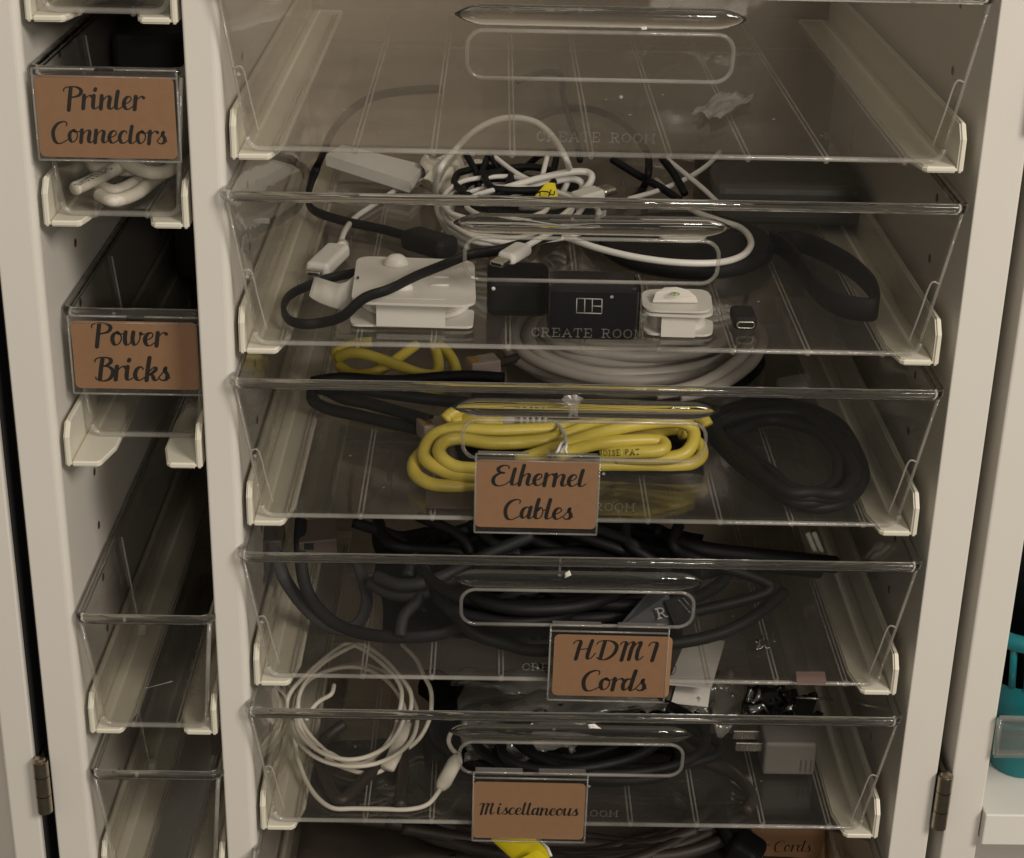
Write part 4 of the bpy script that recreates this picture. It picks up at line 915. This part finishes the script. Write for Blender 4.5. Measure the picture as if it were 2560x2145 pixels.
cord('mass of black video cables filling the middle of the drawer', bk, f, .0034, 'black')
bk = []
for k in range(10):
    bk.append(ellipse(1430+random.uniform(-140, 150), 1420+random.uniform(-20, 40), 230+random.uniform(-60, 90), 95+random.uniform(-25, 15), .006+.0035*k, n=12, jit=8, seed=40+k, rot=random.uniform(-.15, .15)))
cord('heavy black cable coiled behind the handle of the HDMI drawer', bk, f, .0036, 'black')
cord('thick black cable crossing the back right corner of its drawer', [[(1640, 1330, .04), (1740, 1370, .036), (1860, 1388, .030), (1980, 1400, .024), (2090, 1412, .018)], [(1700, 1440, .02), (1800, 1420, .024), (1920, 1412, .022), (2050, 1425, .016)]], f, .0052, 'black')
cord('dim grey cord hanging in two bends behind the left of the handle', [[(1185, 1550, .01), (1250, 1500, .022), (1330, 1480, .028), (1400, 1460, .03)], [(1000, 1590, .008), (1010, 1540, .016), (1045, 1500, .022), (1050, 1470, .026)]], f, .0034, 'slate')
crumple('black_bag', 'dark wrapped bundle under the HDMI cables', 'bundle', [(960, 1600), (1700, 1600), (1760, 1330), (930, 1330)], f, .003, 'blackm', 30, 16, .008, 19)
hd = thing('video_plug', 'brown grey video plug with a dark socket at the back left', 'plug', atz(780, 1360, f))
p0 = atz(795, 1345, f+.042)
MB().obox(p0, (.011, .001, .001), (-.001, .012, .001), (0, 0, .0055), .001).build('plug', M['brownbox'], hd)
MB().obox(p0+Vector((-.004, -.0122, .001)), (.0028, 0, 0), (0, .0006, 0), (0, 0, .0022), .0004).build('socket', M['flatblack'], hd)
MB().obox(p0+Vector((-.026, .002, -.002)), (.006, 0, 0), (0, .010, 0), (0, 0, .004), .001).build('plug_tip', M['brownbox'], hd)
tgk = thing('cable_tag', 'dark grey cable tag with pale characters seen through the handle', 'tag', atz(1650, 1540, f))
q = [atz(*p) for p in ((1545, 1572, f+.030), (1690, 1560, f+.030), (1670, 1485, f+.042), (1625, 1480, f+.042))]
t1 = MB().hexa(q, [v+Vector((0, .0008, .0008)) for v in q]); t1.mi = 1
def onq(q, lift=.0012): return lambda u, v, w_: (q[0]*(1-u)+q[1]*u)*(1-v)+(q[3]*(1-u)+q[2]*u)*v + (q[1]-q[0]).cross(q[3]-q[0]).normalized()*lift
qR = [atz(*p) for p in ((1640, 1548, f+.033), (1672, 1540, f+.033), (1660, 1512, f+.0385), (1632, 1518, f+.0385))]
lettering(t1, 'R', onq(qR, .0018), .8, .16, .16, SLAB, .2, 0, -0.05, smooth=False)
t1.build('tag_face', [M['slate'], M['dim']], tgk)
q = [atz(*p) for p in ((1690, 1574, f+.030), (1742, 1556, f+.032), (1738, 1490, f+.042), (1662, 1506, f+.040))]
t2 = MB().hexa(q, [v+Vector((0, .0008, .0008)) for v in q]); t2.mi = 1
for k, off in enumerate((0, 11)):
    qq = [atz(*p) for p in ((1698+off, 1500-off*.4, f+.041), (1726+off, 1532-off*.4, f+.036), (1732+off, 1528-off*.4, f+.037), (1704+off, 1496-off*.4, f+.042))]
    lettering(t2, ('PN56', 'HD-5')[k], onq(qq, .0016), .26, .16, .16, SLAB, .2, 0, 0.0, smooth=False)
t2.build('tag_face', [M['flatblack'], M['mark']], tgk)
crumple('foil_scrap', 'small bright scrap of foil on the floor of the HDMI drawer', 'scrap', [(1890, 1622), (1925, 1622), (1920, 1600), (1892, 1600)], f, .002, 'steel', 8, 6, .004, 4)
q = [atz(*p, f+.001) for p in ((1992, 1712), (2066, 1712), (2062, 1682), (1990, 1682))]
tag(MB().hexa(q, [v+Vector((0, 0, .0008)) for v in q]).build('pink_slip', M['pink']), 'small dusty pink slip of paper at the front right', 'paper')
cc = [atz(*p) for p in ((2018, 1332, f+.03), (2040, 1384, f+.016))]
tag(MB().tube(cc, .0016, n=8).tube([v+Vector((.004, .001, 0)) for v in cc], .0016, n=8).build('cable_clip', M['oldwhite']), 'pale double clip at the back right under the yellow cable drawer', 'clip')

# ---------------------------------------------------------------- drawer 5 (miscellaneous)
f = FL[4]
def p_remote(root):
    a, b = atz(1102, 1972, f+.008), atz(1146, 1888, f+.012)
    d = (b-a); MB().tube([a, a+d*.12, a+d*.2, a+d*.8, a+d*.9, b], .0046, n=12, scale=[.6, .9, 1, 1, .8, .5], flat=.7).build('inline_remote', M['oldwhite'], root)
cord('thin white earphone cord coiled at the left with a slim inline remote', [
    [(716, 1790, .018), (718, 1752, .024), (732, 1722, .03), (762, 1690, .032), (800, 1655, .034), (838, 1625, .034), (868, 1610, .034), (905, 1622, .034), (950, 1655, .034), (985, 1690, .032), (1002, 1720, .028), (1004, 1750, .024), (997, 1785, .018), (985, 1830, .010), (950, 1880, .004), (900, 1910, .003), (840, 1895, .004), (785, 1850, .008), (752, 1800, .014), (746, 1750, .022), (764, 1705, .028), (805, 1660, .032), (860, 1626, .034), (902, 1612, .034), (952, 1640, .034), (995, 1685, .032), (1026, 1730, .026), (1026, 1780, .018), (1012, 1820, .010), (980, 1900, .004), (940, 1932, .003), (880, 1926, .003), (815, 1895, .004), (765, 1840, .008), (737, 1790, .016)],
    [(1004, 1610, .034), (1040, 1648, .034), (1060, 1690, .032), (1076, 1722, .028), (1079, 1758, .022), (1073, 1800, .014), (1048, 1846, .006), (1010, 1876, .004), (950, 1902, .003), (880, 1908, .003), (820, 1880, .005)],
    [(735, 1835, .008), (742, 1885, .004), (762, 1945), (792, 1992), (832, 2020), (884, 2035), (950, 2041), (1020, 2031), (1070, 2010), (1102, 1972, .008)],
    [(1146, 1888, .012), (1128, 1870, .012), (1122, 1848, .014), (1134, 1825, .016), (1165, 1815, .018), (1200, 1830, .016)],
    ellipse(885, 1790, 158, 128, .012, n=16, jit=5, seed=401), ellipse(872, 1782, 136, 116, .018, n=16, jit=5, seed=402),
    [(835, 1712, .03), (828, 1735, .028), (800, 1752, .024), (780, 1772, .02), (765, 1800, .014)]], f, .0014, 'oldwhite', parts=p_remote)
bd = MB(); P = [atz(x, y, f+h) for x, y, h in ((1012, 1808, .014), (1000, 1850, .010), (985, 1890, .008), (968, 1922, .006))]
bd.strap(P, .0085, .004); tag(bd.build('paper_wrap', M['oldwhite']), 'white paper wrap around the white earphone coil', 'wrap')
cord('pale cord running up the left side behind the coil', [[(680, 1720, .03), (690, 1770, .02), (685, 1810, .012), (672, 1850, .006), (668, 1900, .004)]], f, .0022, 'oldwhite')
crumple('clear_bag', 'crinkled clear plastic bag bulging into the handle of the Miscellaneous drawer', 'bag', [(1160, 1905, .012), (1440, 1890, .012), (1480, 1790, .030), (1150, 1780, .030)], f, .02, 'bag', 26, 14, .012, 31)
crumple('clear_bag', 'long clear plastic bag draped across the back of the lowest labelled drawer', 'bag', [(1140, 1790, .03), (1660, 1800, .03), (1640, 1690, .04), (1150, 1680, .04)], f, .03, 'bag', 26, 14, .012, 37)
bk = []
for k in range(9): bk.append(ellipse(1440+random.uniform(-140, 120), 1830+random.uniform(-20, 50), 200+random.uniform(-60, 70), 80+random.uniform(-20, 20), .005+.003*k, n=12, jit=6, seed=80+k, rot=random.uniform(-.2, .2)))
cord('tangle of black cords behind the handle of the Miscellaneous drawer', bk, f, .003, 'black')
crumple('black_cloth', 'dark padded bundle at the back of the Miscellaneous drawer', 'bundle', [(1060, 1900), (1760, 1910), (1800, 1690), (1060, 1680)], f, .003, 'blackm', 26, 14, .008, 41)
cord('dark brown cord looping under the white earphone coil', [[(860, 1810, .008), (810, 1850, .004), (800, 1900), (820, 1960), (850, 2000), (880, 1980), (930, 1930), (980, 1880), (1005, 1850, .006), (1008, 1920), (1000, 1990), (1000, 2036)]], f, .0034, 'brown', h0=.0036)
cord('dark brown cord bent on the floor left of the plug charger', [[(1700, 1860), (1760, 1900), (1830, 1930), (1880, 1990), (1870, 2050)]], f, .0034, 'brown', h0=.0036)
q = [atz(*p) for p in ((1668, 1712, f+.042), (1778, 1722, f+.042), (1812, 1605, f+.044), (1720, 1590, f+.044))]
st = MB().hexa(q, [v+Vector((0, 0, .0008)) for v in q]); st.mi = 1
qq = [atz(*p) for p in ((1676, 1690, f+.0435), (1700, 1692, f+.0435), (1712, 1648, f+.0442), (1690, 1645, f+.0442))]
lettering(st, 'D', onq(qq, .0012), .5, .12, .12, SLAB, .2, 0, 0, smooth=False)
tag(st.build('paper_sticker', [M['card'], M['ink']]), 'white paper sticker on the packet beside the HDMI Cords label', 'sticker')
q = [atz(*p) for p in ((1678, 1758, f+.028), (1770, 1768, f+.026), (1776, 1722, f+.032), (1690, 1716, f+.033))]
tag(MB().hexa(q, [v+Vector((0, 0, .0008)) for v in q]).build('paper_slip', M['card']), 'small white slip on the packet below the HDMI Cords label', 'paper')
crumple('clear_bag', 'clear packet with a white slip above the lowest rim', 'bag', [(1650, 1800, .02), (1850, 1815, .02), (1870, 1690, .03), (1680, 1680, .035)], f, .02, 'bag', 18, 12, .012, 53)
crumple('foil_bag', 'shiny crumpled black foil bag behind the lowest labelled drawer front', 'bag', [(1850, 1800, .020), (2050, 1812, .016), (2030, 1735, .026), (1870, 1728, .028)], f, .02, 'foil', 26, 14, .011, 61)
pg_ = thing('plug_charger', 'small white plug charger with two metal prongs at the right', 'charger', atz(1970, 1940, f))
a, b = atz(1905, 1938, f+.001), atz(2035, 1940, f+.001); c = (a+b)/2
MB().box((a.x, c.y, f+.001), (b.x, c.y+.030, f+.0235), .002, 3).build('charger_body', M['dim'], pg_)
for k in range(3): MB().box((b.x-.009+.003*k, c.y-.0002, f+.004), (b.x-.008+.003*k, c.y+.0006, f+.012)).build('vent_slot', M['dgrey'], pg_)
for dy in (.008, .0205): MB().box((a.x-.016, c.y+dy-.0008, f+.0125), (a.x+.002, c.y+dy+.0008, f+.0185), .0004, 1).build('prong', M['steel'], pg_)
cc = [atz(1990, 1744, f+.03), atz(2082, 1748, f+.03)]
tag(MB().tube(cc, .0008, n=8).build('metal_pin', M['steel']), 'thin bright metal pin above the black foil bag', 'pin')

# ---------------------------------------------------------------- drawer 6 (bottom edge of the photo)
f = FL[5]
bk = []
for k in range(10): bk.append([(900+random.uniform(-60, 200), 2030+random.uniform(-60, 40), .03), (1150+random.uniform(-60, 60), 2090+random.uniform(-30, 30), .02), (1400+random.uniform(-60, 60), 2120+random.uniform(-30, 40), .016), (1650+random.uniform(-60, 90), 2110+random.uniform(-30, 40), .018), (1800+random.uniform(-60, 90), 2050+random.uniform(-40, 40), .024)])
cord('dark brown power cords at the bottom edge of the photo', bk, f, .0042, 'brown')
crumple('black_cloth', 'dark bundle in the drawer at the bottom edge of the photo', 'bundle', [(740, 2160), (2080, 2170), (2040, 1850), (780, 1850)], f, .003, 'brownbox', 26, 14, .008, 77)
q = [atz(*p, f+.046) for p in ((1228, 2100), (1338, 2100), (1366, 2128), (1374, 2142), (1350, 2175), (1290, 2150))]
ym = MB(); k = len(q); z_ = [0, .001, .0005, -.001, -.004, -.002]; q = [v+Vector((0, 0, a)) for v, a in zip(q, z_)]
ym.add(q+[v+Vector((0, 0, .0012)) for v in q], [tuple(range(k)), tuple(range(k, 2*k))[::-1]]+[(i, (i+1) % k, k+(i+1) % k, k+i) for i in range(k)])
ym.mi = 1; ym.tube([q[1]+Vector((.0006, -.0003, .0014)), q[2]+Vector((.0008, 0, .0014)), q[3]+Vector((.0008, 0, .0014))], .0011, n=6)
tag(ym.build('yellow_strip', [M['tag'], M['white']]), 'bright yellow strip with a pale edge below the Miscellaneous label', 'strip')
m2_ = MB(); q = [atz(*p) for p in ((1300, 2150, f+.050), (1345, 2128, f+.053), (1392, 2165, f+.050), (1350, 2190, f+.048))]
tag(m2_.hexa(q, [v+Vector((0, 0, .001)) for v in q]).build('yellow_strip', M['tag']), 'second bright yellow strip folded below the first at the bottom edge', 'strip')
cord('black power cord with a chunky plug at the bottom right', [[(1800, 2040, .03), (1812, 2075, .028), (1830, 2110, .024), (1850, 2140, .02)]], f, .0045, 'black', parts=lambda r_: plug(r_, atz(1830, 2105, f+.026), atz(1900, 2150, f+.020), .022, .018, 'blackm', bevel=.005))
zc = atz(1960, 2108, f+.03); zc.y += .02
cdm = MB(); q = [aty(x, y, zc.y) for x, y in ((1870, 2150), (2060, 2154), (2062, 2075), (1872, 2072))]; cdm.hexa(q, [v+Vector((0, .0006, 0)) for v in q]); cdm.mi = 1
o_ = q[0]; b0 = aty(1888, 2127, zc.y); b1 = aty(2026, 2129, zc.y)
lettering(cdm, 'er Cords', lambda u, v, w_: Vector(((b0.x+b1.x)/2+u, zc.y-w_, b0.z+v)), fit('er Cords', b1.x-b0.x), .20, .06)
tag(cdm.build('paper_label', [M['kraft'], M['ink']]), 'dim kraft label ending in Cords standing at the bottom right', 'label')

# ---------------------------------------------------------------- left column
f = FLL[1]
def shuttle(root):
    mb = MB(); a, b = atz(196, 468, f+.0125), atz(282, 424, f+.0125); d = (b-a); dn = d.normalized(); s = Vector((-dn.y, dn.x, 0))
    lettering(mb, 'SHUTTLE-D', lambda u, v, w_: a+dn*u+s*(v-.0009)+Vector((0, -.0012, .0012)), d.length/text_width('SHUTTLE-D', SLAB, .25), .17, .17, SLAB, .25, 0, 0, smooth=False)
    mb.build('printed_mark', M['ink'], root)
cord('thick cream printer cord folded over itself with dark printed letters', [
    [(186, 474, .0095), (235, 450, .0095), (300, 418, .010), (360, 392, .012), (420, 370, .014)],
    [(440, 395, .014), (425, 425, .012), (385, 432, .012), (340, 420, .012), (300, 398, .014), (270, 380, .016)],
    [(225, 395, .008), (238, 418, .006), (280, 422, .006), (330, 424, .006), (380, 410, .006)],
    [(245, 462, .004), (285, 478, .004), (330, 462, .004), (372, 435, .004), (410, 400, .004)],
    [(248, 486, .004), (285, 502, .004), (340, 484, .004), (385, 450, .004), (425, 420, .005)]], f, .0034, 'oldwhite', parts=shuttle)
slab('black power unit filling the back of the printer drawer', 'power_unit', 'power supply', (-.049, .225, f+.0006), .050, .200, .062, 'blackm', .004)
cord('black cord coiled in the drawer cut off by the top edge', [ellipse(300, -20, 95, 34, .006+.004*k, n=12, jit=5, seed=200+k) for k in range(5)], FLL[0], .0032, 'black')
slab('black power brick at the back of the Power Bricks drawer', 'power_brick', 'power supply', (-.034, .205, FLL[2]+.0006), .026, .075, .034, 'blackm', .004)
slab('brown black power brick lying behind the other in its drawer', 'power_brick', 'power supply', (-.050, .300, FLL[2]+.0006), .046, .070, .040, 'brown', .005)

# ---------------------------------------------------------------- things on the right door's shelves
bs = thing('teal_basket', 'teal slatted plastic basket on the white door shelf', 'basket', (0.486, 0.085, -0.2266))
def ring(z, hx, hy, r=.02): return [Vector((.486+x, .085+y, z)) for x, y in rrect(-hx, -hy, hx, hy, r, 5)]
mb = MB(); A = ring(-.2264, .056, .056, .016); B = ring(-.162, .068, .063); n = len(A)
mb.add(A+B, [(i, (i+1) % n, n+(i+1) % n, n+i) for i in range(n)], True)
mb.add(A, [tuple(range(n))])
mb.build('basket_body', M['teal'], bs)
ns = 60; sl_ = MB()
def per(R, t):
    L = [(R[(i+1) % n]-R[i]).length for i in range(n)]; tot = sum(L); d = t*tot
    for i in range(n):
        if d <= L[i]: return R[i].lerp(R[(i+1) % n], d/L[i])
        d -= L[i]
    return R[0]
D_ = ring(-.132, .070, .068)
for k in range(ns): sl_.tube([per(B, k/ns), per(D_, k/ns)], .0022, n=6)
sl_.build('basket_slat', M['teal'], bs)
MB().tube(ring(-.190, .0665, .0605), .0022, True, 8).build('basket_band', M['teal'], bs)
rimp = ring(-.130, .071, .069)
MB().tube(rimp, .0042, True, 10, flat=1.2).build('basket_rim', M['teal'], bs)
slab('black pouch standing inside the teal basket', 'black_pouch', 'pouch', (.486, .088, -.2250), .090, .080, .150, 'blackm', .012)
